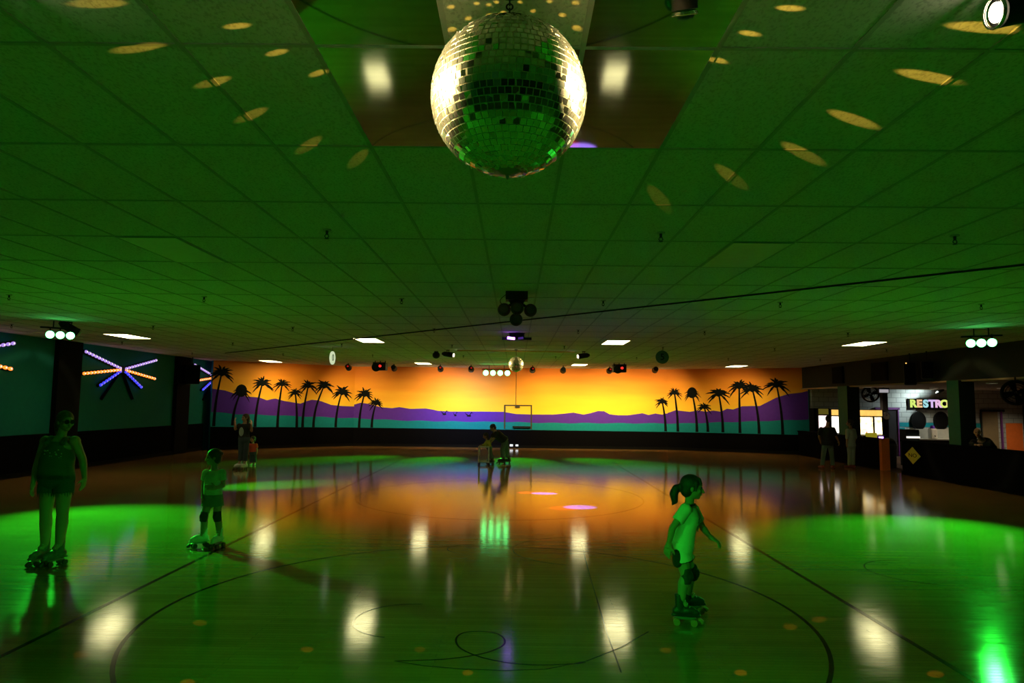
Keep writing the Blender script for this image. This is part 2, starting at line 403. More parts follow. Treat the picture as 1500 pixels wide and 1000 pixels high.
def seg_of(u): return (PA, PB, wl) if u < 512 else ((PB, PC, wc) if u < 976 else (PC, PD, wr))
def flat_poly(b, pts2, O, d, n, off=.004, th=.004):
    """painted shape on a wall: polygon in (s, z) of that wall"""
    vs = [b.verts.new(O + d * s + Vector((0, 0, z)) + n * off) for s, z in pts2]
    try: b.faces.new(vs)
    except ValueError: pass
def palm(u0, v0, u1, v1, rp, bushy=False, seed=0):
    rnd = random.Random(seed)
    a, c, w = seg_of((u0 + u1) / 2)
    A = Vector((*a, 0)); d = (Vector((*c, 0)) - A).normalized(); n = Vector((d.y, -d.x, 0))
    def sz(u, v):
        p = onwall(u, v, a, c); return (p - A).dot(d), p.z
    s0, z0 = sz(u0, v0); s1, z1 = sz(u1, v1); r = abs(sz(u1 + rp, v1)[0] - s1) * 1.25
    b = B()
    L_, R_ = [], []
    for i in range(13):
        t = i / 12; bend = math.sin(t * PI) * (s1 - s0) * -.18
        s = s0 + (s1 - s0) * (t ** 1.25) + bend; z = z0 + (z1 - z0) * t; w_ = .062 - .032 * t
        L_.append((s - w_, z)); R_.append((s + w_, z))
    for i in range(12):
        flat_poly(b, [L_[i], R_[i], R_[i + 1], L_[i + 1]], A, d, n)
    # crown core and drooping fronds
    rc = r * (.58 if bushy else .25)
    flat_poly(b, [(s1 + rc * math.cos(q * PI / 8), z1 + rc * 1.15 * math.sin(q * PI / 8)) for q in range(16)], A, d, n, .006)
    nf = 15 if bushy else 12
    for k in range(nf):
        an = PI * (-.22 + 1.44 * (k + .5) / nf) + rnd.uniform(-.09, .09); ln = r * rnd.uniform(.85, 1.15); dr = r * (.42 if not bushy else .62) * rnd.uniform(.7, 1.2)
        P, Q = [], []
        for i in range(7):
            t = i / 6; s = s1 + math.cos(an) * ln * t; z = z1 + math.sin(an) * ln * .95 * t - dr * t * t
            h = r * .10 * (math.sin(PI * (t * .85 + .12))) * (1 if i % 2 else .72)
            nx, nz = -math.sin(an), math.cos(an)
            P.append((s + nx * h, z + nz * h)); Q.append((s - nx * h, z - nz * h))
        for i in range(6): flat_poly(b, [P[i], Q[i], Q[i + 1], P[i + 1]], A, d, n, .005 + .0004 * k)
    o = build('painted_palm', b, M['palm'], w)
    return o
for i, q in enumerate([(313, 624, 324.8, 546, 15), (340.5, 623, 353.6, 572, 11.5, True), (373.5, 625, 384.5, 561, 13), (406.3, 625.5, 413.3, 562, 10.5), (434.5, 625.5, 432.5, 575, 9.5), (443, 625.5, 451.7, 564.5, 11),
                       (459, 625.5, 475, 564.5, 12), (491.6, 625.5, 500.8, 574, 12.5), (526, 626, 533.8, 577, 12), (544.5, 626, 551, 590, 10),
                       (975, 631.5, 970, 588, 9.5), (993, 632, 988, 575, 9.5), (1021, 632.5, 1013.8, 575, 10, True), (1037, 632.5, 1031.8, 596, 9.5), (1059, 633, 1052.7, 576, 14.5), (1084, 634, 1082.8, 565, 14.5), (1112, 635, 1102, 569.5, 14), (1146.6, 636, 1137.4, 563, 15.5)]):
    palm(*q[:5], bushy=len(q) > 5, seed=i)
# gulls painted low over the hills
for u, v, w_ in ((651, 604.5, 6), (667, 606.3, 4), (687, 607, 7)):
    A, d, n = fc_; p = onwall(u, v, PB, PC); s = (p - A).dot(d); z = p.z; k = w_ * .031
    b = B()
    for sg in (-1, 1):
        flat_poly(b, [(s, z - .03), (s + sg * k * .5, z + .07 + .05 * sg), (s + sg * k, z + .13 * (1 if sg < 0 else .3)), (s + sg * k * .55, z + .02 + .05 * sg), (s, z - .09)], A, d, n)
    flat_poly(b, [(s - k * .5, z - .09), (s - k * .2, z - .02), (s + k * .35, z - .02), (s + k * .5, z - .07), (s + k * .2, z - .1)], A, d, n, .006)
    build('painted_gull', b, M['palm'], wc)
# exit door in the mural: outline, push bar, closer
A, d, n = fc_
def on_c(u, v):
    p = onwall(u, v, PB, PC); return (p - A).dot(d), p.z
sL, zT = on_c(739.5, 593.5); sR, _ = on_c(778.5, 593.5)
rotc = Matrix.Rotation(math.atan2(d.y, d.x), 3, 'Z')
M['door_line'] = mat('dark_door_outline', (.05, .04, .012), .8)  # dark olive of the door outline, closer and wall conduit
dr = bpy.data.objects.new('door_1', None); COL.objects.link(dr); dr['kind'] = 'structure'
b = B()
for s0, s1, z0, z1 in ((sL - .03, sL + .03, .85, zT), (sR - .03, sR + .03, .85, zT), (sL - .03, sR + .03, zT - .02, zT + .03)):
    q = A + d * (s0 + s1) / 2 + n * .01; box(b, (q.x, q.y, (z0 + z1) / 2), (s1 - s0, .02, z1 - z0), rotc)
struct('door_frame', b, M['door_line'], dr)
s0, z0 = on_c(751, 625); s1, _ = on_c(777, 625)
b = B(); q = A + d * (s0 + s1) / 2 + n * .05; box(b, (q.x, q.y, z0), (s1 - s0, .06, .07), rotc); struct('push_bar', b, M['black'], dr)
b = B(); q = A + d * (on_c(758, 595)[0]) + n * .04; box(b, (q.x, q.y, zT - .06), (.22, .07, .06), rotc); struct('door_closer', b, M['door_line'], dr)
b = B(); q = A + d * on_c(756, 570)[0] + n * .012; tube(b, (q.x, q.y, zT + .03), (q.x, q.y, HC - .03), .012, n=8); struct('trim_2', b, M['door_line'])
# black padded half wall under the mural
def wains(name, a, c, za, zc, tk=.06):
    A, C_ = Vector((*a, 0)), Vector((*c, 0)); d = (C_ - A).normalized(); n = Vector((d.y, -d.x, 0)) * tk
    b = B(); v = []
    for P, z in ((A, za), (C_, zc)):
        for o_ in (Vector(), n):
            for h in (0, z): v.append(b.verts.new(P + o_ + Vector((0, 0, h))))
    for f in ((0, 1, 5, 4), (2, 6, 7, 3), (1, 3, 7, 5), (0, 4, 6, 2), (0, 2, 3, 1), (4, 5, 7, 6)): b.faces.new([v[i] for i in f])
    struct(name, b, M['wains'])
    b = B(); L = (C_ - A).length; mid = (A + C_) / 2 + n * 1.3; box(b, (mid.x, mid.y, .06), (L, .05, .12), Matrix.Rotation(math.atan2(d.y, d.x), 3, 'Z'))
    struct('baseboard_' + name[5:], b, M['matte_black'])
zw = [onwall(u, v, a, c).z for u, v, a, c in ((300, 625, PA, PB), (513, 626, PA, PB), (975, 632.3, PC, PD), (1187, 637, PC, PD))]
wains('wall_wainscot_back_left', PA, PB, zw[0], zw[1]); wains('wall_wainscot_back', PB, PC, zw[1], zw[2]); wains('wall_wainscot_back_right', PC, PD, zw[2], zw[3])
# left wall: teal panels, black posts, black half wall
b = B(); bx(b, (LX - .2, YB, 0), (LX, 29.6, HC)); struct('wall_left', b, M['teal_wall'])
b = B(); bx(b, (LX, YB, 0), (LX + .06, 27.6, 1.06)); struct('wall_wainscot_left', b, M['wains'])
b = B(); bx(b, (LX + .06, YB, 0), (LX + .1, 27.55, .12)); struct('baseboard_left', b, M['matte_black'])
for y0, y1 in ((25.15, 26.15), (18.55, 19.55), (11.9, 12.9), (5.2, 6.2), (-1.4, -.4)):
    b = B(); bx(b, (LX, y0, 0), (LX + .14, y1, HC)); struct('trim_3', b, M['matte_black'])
# end wall behind, right-hand bulkhead, side area
b = B(); bx(b, (LX - .2, YB - .2, 0), (21.2, YB, HC)); struct('wall_front', b, M['bulk'])
b = B(); bx(b, (11.95, YB, 2.74), (12.3, 28.55, HC)); struct('wall_bulkhead', b, M['bulk'])
b = B(); bx(b, (11.9, YB, 2.70), (12.35, 28.55, 2.745)); struct('trim_4', b, M['sideceil'])
b = B(); bx(b, (12.3, YB, 2.74), (21.2, 28.7, 2.9)); struct('ceiling_side', b, M['sideceil'])
b = B(); bx(b, (21.0, YB, 0), (21.2, 28.7, 2.9)); struct('wall_right', b, M['bulk'])
b = B(); bx(b, (12.3, 28.5, 0), (21.2, 28.7, 2.8)); struct('wall_side', b, M['block'])
for y0, y1, x1 in ((24.45, 25.15, 12.26), (18.3, 18.8, 12.24), (10, 10.6, 12.4), (2, 2.6, 12.4)):
    b = B(); bx(b, (11.82, y0, 0), (x1, y1, 2.74)); o = struct('wall_pillar', b, [M['teal_dark'], M['bulk']])
    for p in o.data.polygons:
        if p.normal.y < -.5: p.material_index = 1
# low black walls round the rink with the opening between them
b = B(); bx(b, (RX, YB, 0), (RX + .16, 20.9, .98)); bx(b, (RX - .03, YB, .98), (RX + .2, 20.93, 1.02)); bx(b, (RX - .04, YB, 0), (RX, 20.9, .1)); struct('wall_half_right', b, M['wains'])
b = B(); bx(b, (RX, 22.15, 0), (RX + .16, 28.5, .96)); bx(b, (RX - .03, 22.12, .96), (RX + .2, 28.5, 1.0)); struct('wall_half_far', b, M['wains'])
b = B(); bx(b, (RX - .03, 21.98, 0), (RX + .22, 22.13, 1.0)); struct('trim_5', b, M['orange'])
# painted bands and doors of the side area wall
Y2 = 28.49
def w2(u, v): return atY(u, v, 28.5)
def plate(name, u0, v0, u1, v1, m, th=.02, y=28.5, parent=None):
    p, q = atY(u0, v0, y), atY(u1, v1, y); b = B(); bx(b, (p.x, y - th, q.z), (q.x, y, p.z)); return struct(name, b, m, parent)
plate('trim_6', 1317.5, 618.5, 1437, 626, M['teal'], .012)
plate('trim_7', 1317.5, 626, 1327, 664, M['teal'], .012)
plate('trim_8', 1473, 619.5, 1500, 668, M['orange'], .012)
M['doorway'] = mat('unlit_doorway', (.012, .010, .012), .9)
d2 = bpy.data.objects.new('door_2', None); COL.objects.link(d2); d2['kind'] = 'structure'
plate('door_leaf_or_opening', 1282, 599, 1315, 668, M['doorway'], .03, parent=d2); plate('door_frame', 1281, 596.5, 1317, 600, M['purple_trim'], .07, parent=d2); plate('door_frame', 1313.5, 597, 1318, 668, M['purple_trim'], .07, parent=d2)  # dark sheet in place of the shade inside the open doorway
M['door_tan'] = mat('tan_door_paint', (.20, .15, .08), .6)
d3 = bpy.data.objects.new('door_3', None); COL.objects.link(d3); d3['kind'] = 'structure'
plate('door_leaf_or_opening', 1438, 602, 1464, 668, M['door_tan'], .03, parent=d3); plate('door_frame', 1436.5, 599.5, 1470, 603, M['bulk'], .07, parent=d3); plate('door_frame', 1436, 600, 1438.5, 668, M['bulk'], .07, parent=d3); plate('door_frame', 1464, 600, 1470, 668, M['purple_trim'], .07, parent=d3)

# floor lines: two long stripes, big circles, figure loops
def ribbon(b, pts, w, z=.0015):
    V = []
    for i, p in enumerate(pts):
        p = Vector((*p, 0)); a = Vector((*pts[max(0, i - 1)], 0)); c = Vector((*pts[min(len(pts) - 1, i + 1)], 0)); t = (c - a).normalized(); n = Vector((-t.y, t.x, 0)) * w / 2
        V.append((b.verts.new(p + n + Vector((0, 0, z))), b.verts.new(p - n + Vector((0, 0, z)))))
    for p, q in zip(V, V[1:]): b.faces.new((p[0], q[0], q[1], p[1]))
M['line'] = mat('worn_black_floor_tape', (.012, .009, .006), .12, spec=.15)
M['red_line'] = mat('worn_red_floor_tape', (.06, .014, .008), .12, spec=.15)
M['thin'] = mat('thin_floor_line', (.05, .032, .016), .1, spec=.3)
b = B(); ribbon(b, [(-3.96, YB + .5), (-3.96, 24)], .05); struct('floor_line', b, M['line'])
b = B(); ribbon(b, [(3.42, YB + .5), (3.42, 24)], .05); struct('floor_line', b, M['red_line'])
for cy in (6.75, 15.0, -1.5):
    b = B(); ribbon(b, [(-.3 + 3.05 * math.cos(q * PI / 64), cy + 3.05 * math.sin(q * PI / 64)) for q in range(129)], .035 if cy < 10 else .02); struct('floor_line', b, M['line'] if cy < 10 else M['thin'])
for cx, cy, r in ((-.95, 6.5, .5), (5.0, 8.6, .62), (-.6, 9.6, .3), (.9, 9.6, .9), (4.6, 14.6, .3)):
    b = B(); ribbon(b, [(cx + r * math.cos(1.45 + q * 3.0 / 32), cy + r * math.sin(1.45 + q * 3.0 / 32)) for q in range(33)], .016, .002); struct('floor_line', b, M['thin'])
pts = [onZ(u, v, 0) for u, v in ((578, 968), (640, 966), (680, 962), (715, 955), (737, 945), (738, 935), (725, 927), (700, 924.5), (678, 927), (668, 936), (674, 949), (700, 961), (740, 970), (790, 974), (840, 972), (860, 970))]
cr_ = []
for i in range(len(pts) - 1):
    p0, p1, p2, p3 = pts[max(0, i - 1)], pts[i], pts[i + 1], pts[min(len(pts) - 1, i + 2)]
    for t in (0, .2, .4, .6, .8):
        q = .5 * ((2 * p1) + (p2 - p0) * t + (2 * p0 - 5 * p1 + 4 * p2 - p3) * t * t + (3 * p1 - 3 * p2 + p3 - p0) * t ** 3); cr_.append((q.x, q.y))
b = B(); ribbon(b, cr_, .016, .002); struct('floor_line', b, M['line'])
b = B(); ribbon(b, [tuple(onZ(u, v, 0).xy) for u, v in ((578, 968), (620, 975), (680, 980), (740, 982), (800, 980), (860, 968), (910, 948), (950, 925))], .014, .0022); struct('floor_line', b, M['thin'])
b = B(); ribbon(b, [tuple(onZ(u, v, 0).xy) for u, v in ((850, 790), (866, 850), (890, 930), (910, 985))], .012, .0022); struct('floor_line', b, M['thin'])

# recessed fluorescent panels
PANELS = [(-9.9, 17.3, 'leftmost of the nearer row, above the starburst lights'), (-3.83, 17.78, 'second from left in the nearer row, above the mural palms'), (2.59, 17.65, 'right of the small disco ball in the nearer row'), (8.85, 17.34, 'rightmost of the nearer row, toward the restroom sign'),
          (-10.0, 27.8, 'farther row, above the left group of painted palms'), (-3.82, 28.2, 'farther row, just left of the green LED bar'), (2.62, 28.05, 'farther row, just right of the small disco ball'), (9.0, 27.86, 'farther row, above the right group of painted palms')]
for i, (x, y, t) in enumerate(PANELS):
    o = thing('ceiling_light', 'glowing fluorescent ceiling panel, ' + t, 'ceiling light', (x, y, HC), 'fluorescent panels in the ceiling')
    b = B(); bx(b, (-.285, -.59, -.012), (.285, .59, -.004)); build('diffuser', b, M['panel'], o)
    b = B()
    for lo, hi in (((-.305, -.61, -.014), (-.285, .61, 0)), ((.285, -.61, -.014), (.305, .61, 0)), ((-.285, -.61, -.014), (.285, -.59, 0)), ((-.285, .59, -.014), (.285, .61, 0))): bx(b, lo, hi)
    build('frame', b, M['tbar'], o)
# two unlit panels, one each side
M['unlit'] = mat('unlit_diffuser', (.62, .56, .42), .5)
for u, v, t in ((1090, 373, 'unlit beige ceiling light panel among green tiles, right of the big disco ball'), (262, 366, 'unlit ceiling light panel among green tiles, left half of the ceiling')):
    p = onZ(u, v, HC); x = -.914 + .6096 * (math.floor((p.x + .914) / .6096) + .5); y = 2.955 + 1.2192 * (math.floor((p.y - 2.955) / 1.2192) + .5)
    o = thing('ceiling_light', t, 'ceiling light', (x, y, HC), 'fluorescent panels in the ceiling')
    b = B(); bx(b, (-.285, -.59, -.012), (.285, .59, -.003)); build('diffuser', b, M['unlit'], o)
    b = B()
    for lo, hi in (((-.305, -.61, -.014), (-.285, .61, 0)), ((.285, -.61, -.014), (.305, .61, 0)), ((-.285, -.61, -.014), (.285, -.59, 0)), ((-.285, .59, -.014), (.285, .61, 0))): bx(b, lo, hi)
    build('frame', b, M['tbar'], o)

# ================================================================== MIRROR BALLS
def ball_mat(nm, haze):
    m = bpy.data.materials.new(nm); m.use_nodes = True
    N, L = nodes(m); p = N['Principled BSDF']; p.inputs['Metallic'].default_value = 1; p.inputs['Roughness'].default_value = .07; p.inputs['Base Color'].default_value = (.78, .77, .70, 1)
    df = N.new('ShaderNodeBsdfDiffuse'); ms = N.new('ShaderNodeMixShader')
    tc = N.new('ShaderNodeTexCoord'); no = N.new('ShaderNodeTexNoise'); no.inputs['Scale'].default_value = 22; L.new(tc.outputs['Object'], no.inputs['Vector'])
    mr = N.new('ShaderNodeMapRange'); mr.inputs['To Min'].default_value = haze * .6; mr.inputs['To Max'].default_value = haze * 1.5; L.new(no.outputs['Fac'], mr.inputs['Value'])
    df.inputs['Color'].default_value = (.85, .80, .62, 1); L.new(mr.outputs[0], ms.inputs[0])
    g2 = N.new('ShaderNodeBsdfGlossy'); g2.inputs['Roughness'].default_value = .36; g2.inputs['Color'].default_value = (.8, .77, .66, 1); m2 = N.new('ShaderNodeMixShader'); m2.inputs[0].default_value = .11
    L.new(p.outputs[0], m2.inputs[1]); L.new(g2.outputs[0], m2.inputs[2]); L.new(m2.outputs[0], ms.inputs[1]); L.new(df.outputs[0], ms.inputs[2]); L.new(ms.outputs[0], N['Material Output'].inputs['Surface'])
    return m
M['facet'] = ball_mat('mirror_ball_facet', .012)
M['grout'] = mat('pale_ball_grout', (.74, .65, .42), .7)
def mirror_ball(o, Rb, size, gap, seed, hz):
    rnd = random.Random(seed)
    b = B(); bmesh.ops.create_uvsphere(b, u_segments=64, v_segments=40, radius=Rb * .9975); build('core', b, M['grout'], o, 'all')
    b = B(); nr = int(PI * Rb / size)
    for i in range(1, nr - 1):
        la = -PI / 2 + PI * (i + .5) / nr; n = max(5, int(2 * PI * Rb * math.cos(la) / size)); off = rnd.random()
        for k in range(n):
            lo = 2 * PI * (k + off) / n
            nn = Vector((math.cos(la) * math.cos(lo), math.cos(la) * math.sin(lo), math.sin(la)))
            e = Vector((-math.sin(lo), math.cos(lo), 0)); u = nn.cross(e)
            t = 1.7 if rnd.random() < .72 else 7.0
            n2 = (nn + e * R(rnd.gauss(0, t)) + u * R(rnd.gauss(0, t))).normalized(); e2 = (e - n2 * e.dot(n2)).normalized(); u2 = n2.cross(e2)
            w = PI * Rb * math.cos(la) / n - gap; h = PI * Rb / nr / 2 - gap
            c = nn * Rb
            top = [b.verts.new(c + n2 * Rb * .0012 + e2 * (w * x) + u2 * (h * y)) for x, y in ((-1, -1), (1, -1), (1, 1), (-1, 1))]
            bot = [b.verts.new(c - n2 * Rb * .010 + e2 * (w * x) + u2 * (h * y)) for x, y in ((-1, -1), (1, -1), (1, 1), (-1, 1))]
            b.faces.new(top)
            for q in range(4): b.faces.new((bot[q], bot[(q + 1) % 4], top[(q + 1) % 4], top[q]))
    build('mirror_facets', b, M['facet'], o)
    b = B(); tube(b, (0, 0, Rb * .985), (0, 0, Rb * 1.03), Rb * .16, Rb * .12, 24); torus(b, (0, 0, Rb * 1.06), (1, 0, 0), Rb * .05, Rb * .015, 16, 6); build('top_cap', b, M['steel'], o, 40)
    b = B(); tube(b, (0, 0, -Rb * 1.03), (0, 0, -Rb * .97), Rb * .07, Rb * .22, 24); tube(b, (0, 0, -Rb * 1.06), (0, 0, -Rb * 1.03), .006 * Rb / .3, .009 * Rb / .3, 10, True); build('bottom_cap', b, M['steel'], o, 40)
    b = B(); z = Rb * 1.07; k = 0; ll = .034
    while z < hz - .01:
        torus(b, (0, 0, z + ll * .3), (1, 0, 0) if k % 2 else (0, 1, 0), ll * .36, ll * .1, 14, 6, 1, 1); z += ll * .6; k += 1
    build('chain', b, M['black'], o, 'all')
    b = B(); tube(b, (0, 0, hz - .02), (0, 0, hz), .05, .06, 20); build('ceiling_hook', b, M['black'], o, 40)
BC = atY(745, 144, 2.52); RB = .296
ball = thing('disco_ball', 'large mirrored disco ball with gold-lit sides, hanging from a chain under the mirrored ceiling panels', 'disco ball', BC)
mirror_ball(ball, RB, .0245, .0017, 3, HC - BC.z)
B2 = atY(756, 533.5, 20.4)
ball2 = thing('disco_ball', 'small distant disco ball hanging before the sunset mural beside the green LED bar', 'disco ball', B2)
mirror_ball(ball2, .225, .03, .0016, 5, HC - B2.z)

# ------------------------------------------------------------------ pin spots that light the two balls
def pinspot(loc, tgt, label, s=1.0, lens='warm_lens', power=0, deg=14, drop=None, col=WARM, group=None, cat='spotlight', name='pinspot_lamp'):
    """can lamp whose lens sits at loc and looks at tgt"""
    loc, tgt = Vector(loc), Vector(tgt); d = (tgt - loc).normalized()
    o = thing(name, label, cat, loc, group)
    q = -d
    b = B(); tube(b, q * .004, q * .20 * s, .058 * s, .05 * s, 28); tube(b, q * .20 * s, q * .25 * s, .05 * s, .026 * s, 28); build('lamp_can', b, M['black'], o, 40)
    b = B(); torus(b, d * .014 * s, d, .057 * s, .0045 * s, 36, 8); torus(b, d * .006 * s, d, .056 * s, .003 * s, 36, 8); build('rim', b, M['chrome'], o, 'all')
    b = B(); disc(b, d * .004, d, .037 * s, .008, 32); build('lens', b, M[lens], o, 40)
    b = B(); c = q * .12 * s; top = Vector((c.x, c.y, HC - loc.z)); sd = d.cross(Vector((0, 0, 1))).normalized() * .064 * s
    if top.z > .03:
        path_tube(b, [c + sd, Vector((c.x + sd.x, c.y + sd.y, min(top.z - .012, c.z + .1 * s)))], .006 * s, 8); path_tube(b, [c - sd, Vector((c.x - sd.x, c.y - sd.y, min(top.z - .012, c.z + .1 * s)))], .006 * s, 8)
        zz = min(top.z - .012, c.z + .1 * s); path_tube(b, [Vector((c.x + sd.x, c.y + sd.y, zz)), Vector((c.x - sd.x, c.y - sd.y, zz))], .006 * s, 8)
        path_tube(b, [Vector((c.x, c.y, zz)), top], .008 * s, 8); disc(b, top - Vector((0, 0, .006)), (0, 0, 1), .04 * s, .012)
    build('yoke', b, M['black'], o, 40)
    if power: spot('pinspot_beam', loc + d * .02, tgt, power, col, deg, .25, .02)
    return o
PR = atY(1461, 18, 2.48); PL = Vector((-2.0, 2.42, PR.z + .02))
pinspot(PR, BC, 'black can spotlight with bright lens and chrome rim at the upper right corner', 1.0, power=5000, deg=15.5)
pinspot(PL, BC, 'black can spotlight at the upper left edge, aimed at the big disco ball', 1.0, power=5000, deg=15.5)
pinspot(atY(1003, 16, 2.62), Vector((1.2, 4.5, 0)), 'unlit black lamp under the mirrored panel right of the disco ball chain', .9, lens='black')
p = atY(664, 520, 20.8); pinspot(p, B2, 'small spotlight on a ceiling yoke left of the small disco ball', 1.45, power=1500, deg=16)
p = atY(847, 522, 20.8); pinspot(p, B2, 'small spotlight on a ceiling yoke right of the small disco ball', 1.45, power=1500, deg=16)
# the beams the lit facets of the big ball throw: ceiling and floor flecks
DOTC = (1, .60, .07)
def fleck(tgt, pw, deg):
    tgt = Vector(tgt); d = (tgt - BC).normalized(); s = spot('facet_beam', BC + d * (RB + .02), tgt, pw, DOTC, deg, .55, .006); return s
for u, v, w in ((145, 5, 1), (348, 38, 1), (203, 70, 1), (406, 77, .9), (466, 107, .9), (313, 120, .75), (369, 168, .5), (453, 212, .35), (525, 232, .3),
                (1157, 12, 1.6), (1098, 49, 1.3), (1052, 88, 1.2), (1440, 40, 2.2), (1358, 112, 1.9), (1248, 174, 1.4), (1175, 224, .8), (1070, 258, .45), (965, 290, .25)):
    t = onZ(u, v, HC); r = (t - BC).length; fleck(t, 38 * w * r * r, 2.9)
for u, v in ((661, 10), (698, 5), (662, 43), (686, 27), (716, 7), (727, 3), (762, 3), (781, 16), (824, 22), (843, 4), (845, 41), (737, 18), (717, 22), (805, 2)):
    t = onZ(u, v, HC); r = (t - BC).length; fleck(t, 42 * (r - RB - .02) ** 2, 8.5)
for u, v, w in ((1085, 985, 1), (1158, 918, .8), (1200, 907, .8), (1370, 987, 1), (975, 952, .5), (450, 951, .7), (120, 958, .7), (293, 912, .6), (275, 999, 1), (685, 985, .7), (615, 951, .4)):
    t = onZ(u, v, 0); r = (t - BC).length; fleck(t, 14 * w * r * r, 1.35)

# ------------------------------------------------------------------ LED fixtures
def led_bar(name, label, c, xdir, n, sp, face, r=.075):
    """row of round LED heads hung from a bar; face = direction of the lenses"""
    c = Vector(c); xd = Vector(xdir).normalized(); f = Vector(face).normalized()
    o = thing(name, label, 'LED stage light', c)
    L = sp * (n - 1) / 2
    b = B(); path_tube(b, [-xd * (L + .16) + Vector((0, 0, .13)) - f * .1, xd * (L + .16) + Vector((0, 0, .13)) - f * .1], .018, 10); 
    for s in (-1, 1):
        q = xd * s * L * .7 - f * .1; path_tube(b, [q + Vector((0, 0, .13)), Vector((q.x, q.y, HC - c.z - .014))], .012, 8)
    build('bar', b, M['black'], o, 40)
    for k in range(n):
        q = xd * (k * sp - L)
        h = bpy.data.objects.new('lamp_head', None)
        b = B(); tube(b, q - f * .16, q, r * .8, r * 1.12, 24); tube(b, q - f * .2, q - f * .16, r * .45, r * .8, 24); path_tube(b, [q - f * .1 + Vector((0, 0, r)), q - f * .1 + Vector((0, 0, .13))], .012, 8)
        h = build('lamp_head', b, M['black'], o, 40)
        b = B(); disc(b, q + f * .006, f, r, .014, 24)
        build('lens', b, M['green_led'], h, 40)
    return o
led_bar('led_bar', 'row of three green LED lamps under the ceiling over the left starburst wall', FIX_L, (1, .75, 0), 3, .175, (.75, -1, -.25), .075)
led_bar('led_bar', 'row of three green LED lamps under the ceiling above the right bulkhead', FIX_R, (1, -.75, 0), 3, .175, (-.75, -1, -.2), .08)
led_bar('led_bar', 'row of four green LED lamps under the ceiling in front of the mural', FIX_C, (1, 0, 0), 4, .305, (.02, -1, -.2), .11)
led_bar('led_bar', 'unseen green LED lamp row, added at the near end of the hall, left side', (-9.4, -2.1, 3.3), (1, -.75, 0), 3, .34, (.68, .75, -.32), .075)
led_bar('led_bar', 'unseen green LED lamp row, added at the near end of the hall, right side', (9.4, -2.1, 3.3), (1, .75, 0), 3, .34, (-.68, .75, -.32), .075)
led_bar('led_bar', 'unseen green LED lamp row, added at the near end of the hall, middle', (-3.4, -5.1, 2.95), (1, -.4, 0), 3, .34, (.38, .92, -.15), .075)
# dark unlit lamp beside the left row
pinspot(atY(113, 487, 14.4), (-6, 20, 0), 'dark unlit lamp at the right end of the left green LED row', 1.6, lens='black')

# cans washing the mural
CANS = [(510, 537.5), (577, 538.5), (645, 539.5), (690, 540), (780, 541), (825, 541.5), (893, 542), (960, 541)]
ORD = ['first', 'second', 'third', 'fourth', 'fifth', 'sixth', 'seventh', 'eighth', 'ninth', 'tenth']
for i, (u, v) in enumerate(CANS):
    p = atY(u, v, 28.9 if i else 28.6)
    o = thing('wall_wash_can', 'small dark can lamp along the top of the mural, %s from the left' % ORD[i], 'stage lamp', p, 'can lamps along the top of the mural')
    b = B(); tube(b, (0, -.15, .02), (0, .12, -.03), .10, .13, 20); build('lamp_can', b, M['black'], o, 40)
    b = B(); path_tube(b, [Vector((0, 0, .05)), Vector((0, 0, HC - p.z))], .02, 8); build('stem', b, M['black'], o, 40)
    if i in (0, 2, 3, 4, 6):
        b = B(); ell(b, (.02, -.155, .03), (.04, .02, .035), seg=10); build('indicator', b, M['red_dim'], o, 'all')
for u, v, t in ((557, 536.5, 'left of the green LED bar'), (907, 539.5, 'right of the green LED bar')):
    p = atY(u, v, 26.6)
    o = thing('moving_head_light', 'black stage light with red indicator at the mural top, ' + t, 'stage light', p, 'stage lights with red indicators')
    b = B(); box(b, (0, 0, .0), (.5, .42, .3)); tube(b, (-.1, -.21, -.02), (-.1, -.33, -.05), .15, .17, 20); build('housing', b, M['black'], o, 40)
    b = B(); ell(b, (.06, -.35, .0), (.055, .03, .05), seg=12); build('indicator', b, M['red_led'], o, 'all')
    for s in (-1, 0, 1): b = B(); path_tube(b, [Vector((s * .2, 0, .14)), Vector((s * .2, 0, HC - p.z - .02))], .018, 8); build('hanger', b, M['black'], o, 40)
p = atY(639, 520, 21.5)
o = thing('ball_lamp', 'dark round lamp on the ceiling left of the small disco ball and its spotlight', 'stage lamp', p)
b = B(); ell(b, (0, 0, 0), (.12, .12, .11)); build('globe', b, M['black'], o, 'all'); b = B(); tube(b, (0, 0, .09), (0, 0, HC - p.z), .06, .07, 16); build('mount', b, M['black'], o, 40)

# four-headed effect light
p = onZ(757, 428, HC); Yq = p.y
o = thing('effect_light', 'black four-headed ceiling effect light hanging mid-room above the laser projector', 'effect light', (p.x, p.y, HC))
b = B(); box(b, (0, 0, -.06), (.32, .24, .12)); tube(b, (0, 0, -.2), (0, 0, -.12), .07, .12, 4); build('mount_box', b, M['black'], o, 40)
M['dark_lens'] = mat('dark_glass_lens', (.02, .05, .03), .15)
for u, v, dy in ((738.5, 453, 0), (777, 454, 0), (757.5, 451, -.16), (756, 467.5, -.05)):
    q = atY(u, v, Yq + dy) - Vector((p.x, p.y, HC))
    b = B(); ell(b, q + Vector((0, .03, 0)), (.095, .11, .095), seg=24); tube(b, q + Vector((0, .05, .02)), (0, 0, -.13), .02, .02, 8); hd = build('lamp_head', b, M['black'], o, 'all')
    b = B(); disc(b, q + Vector((0, -.075, 0)), (0, -1, -.1), .062, .012, 24); build('lens', b, M['dark_lens'], hd, 40)
b = B(); pts = [Vector((-.15 - .09 * math.sin(t * PI), 0, -.03 - .2 * t)) for t in [i / 10 for i in range(11)]]; path_tube(b, pts, .006, 6); build('cable', b, M['black'], o, 40)
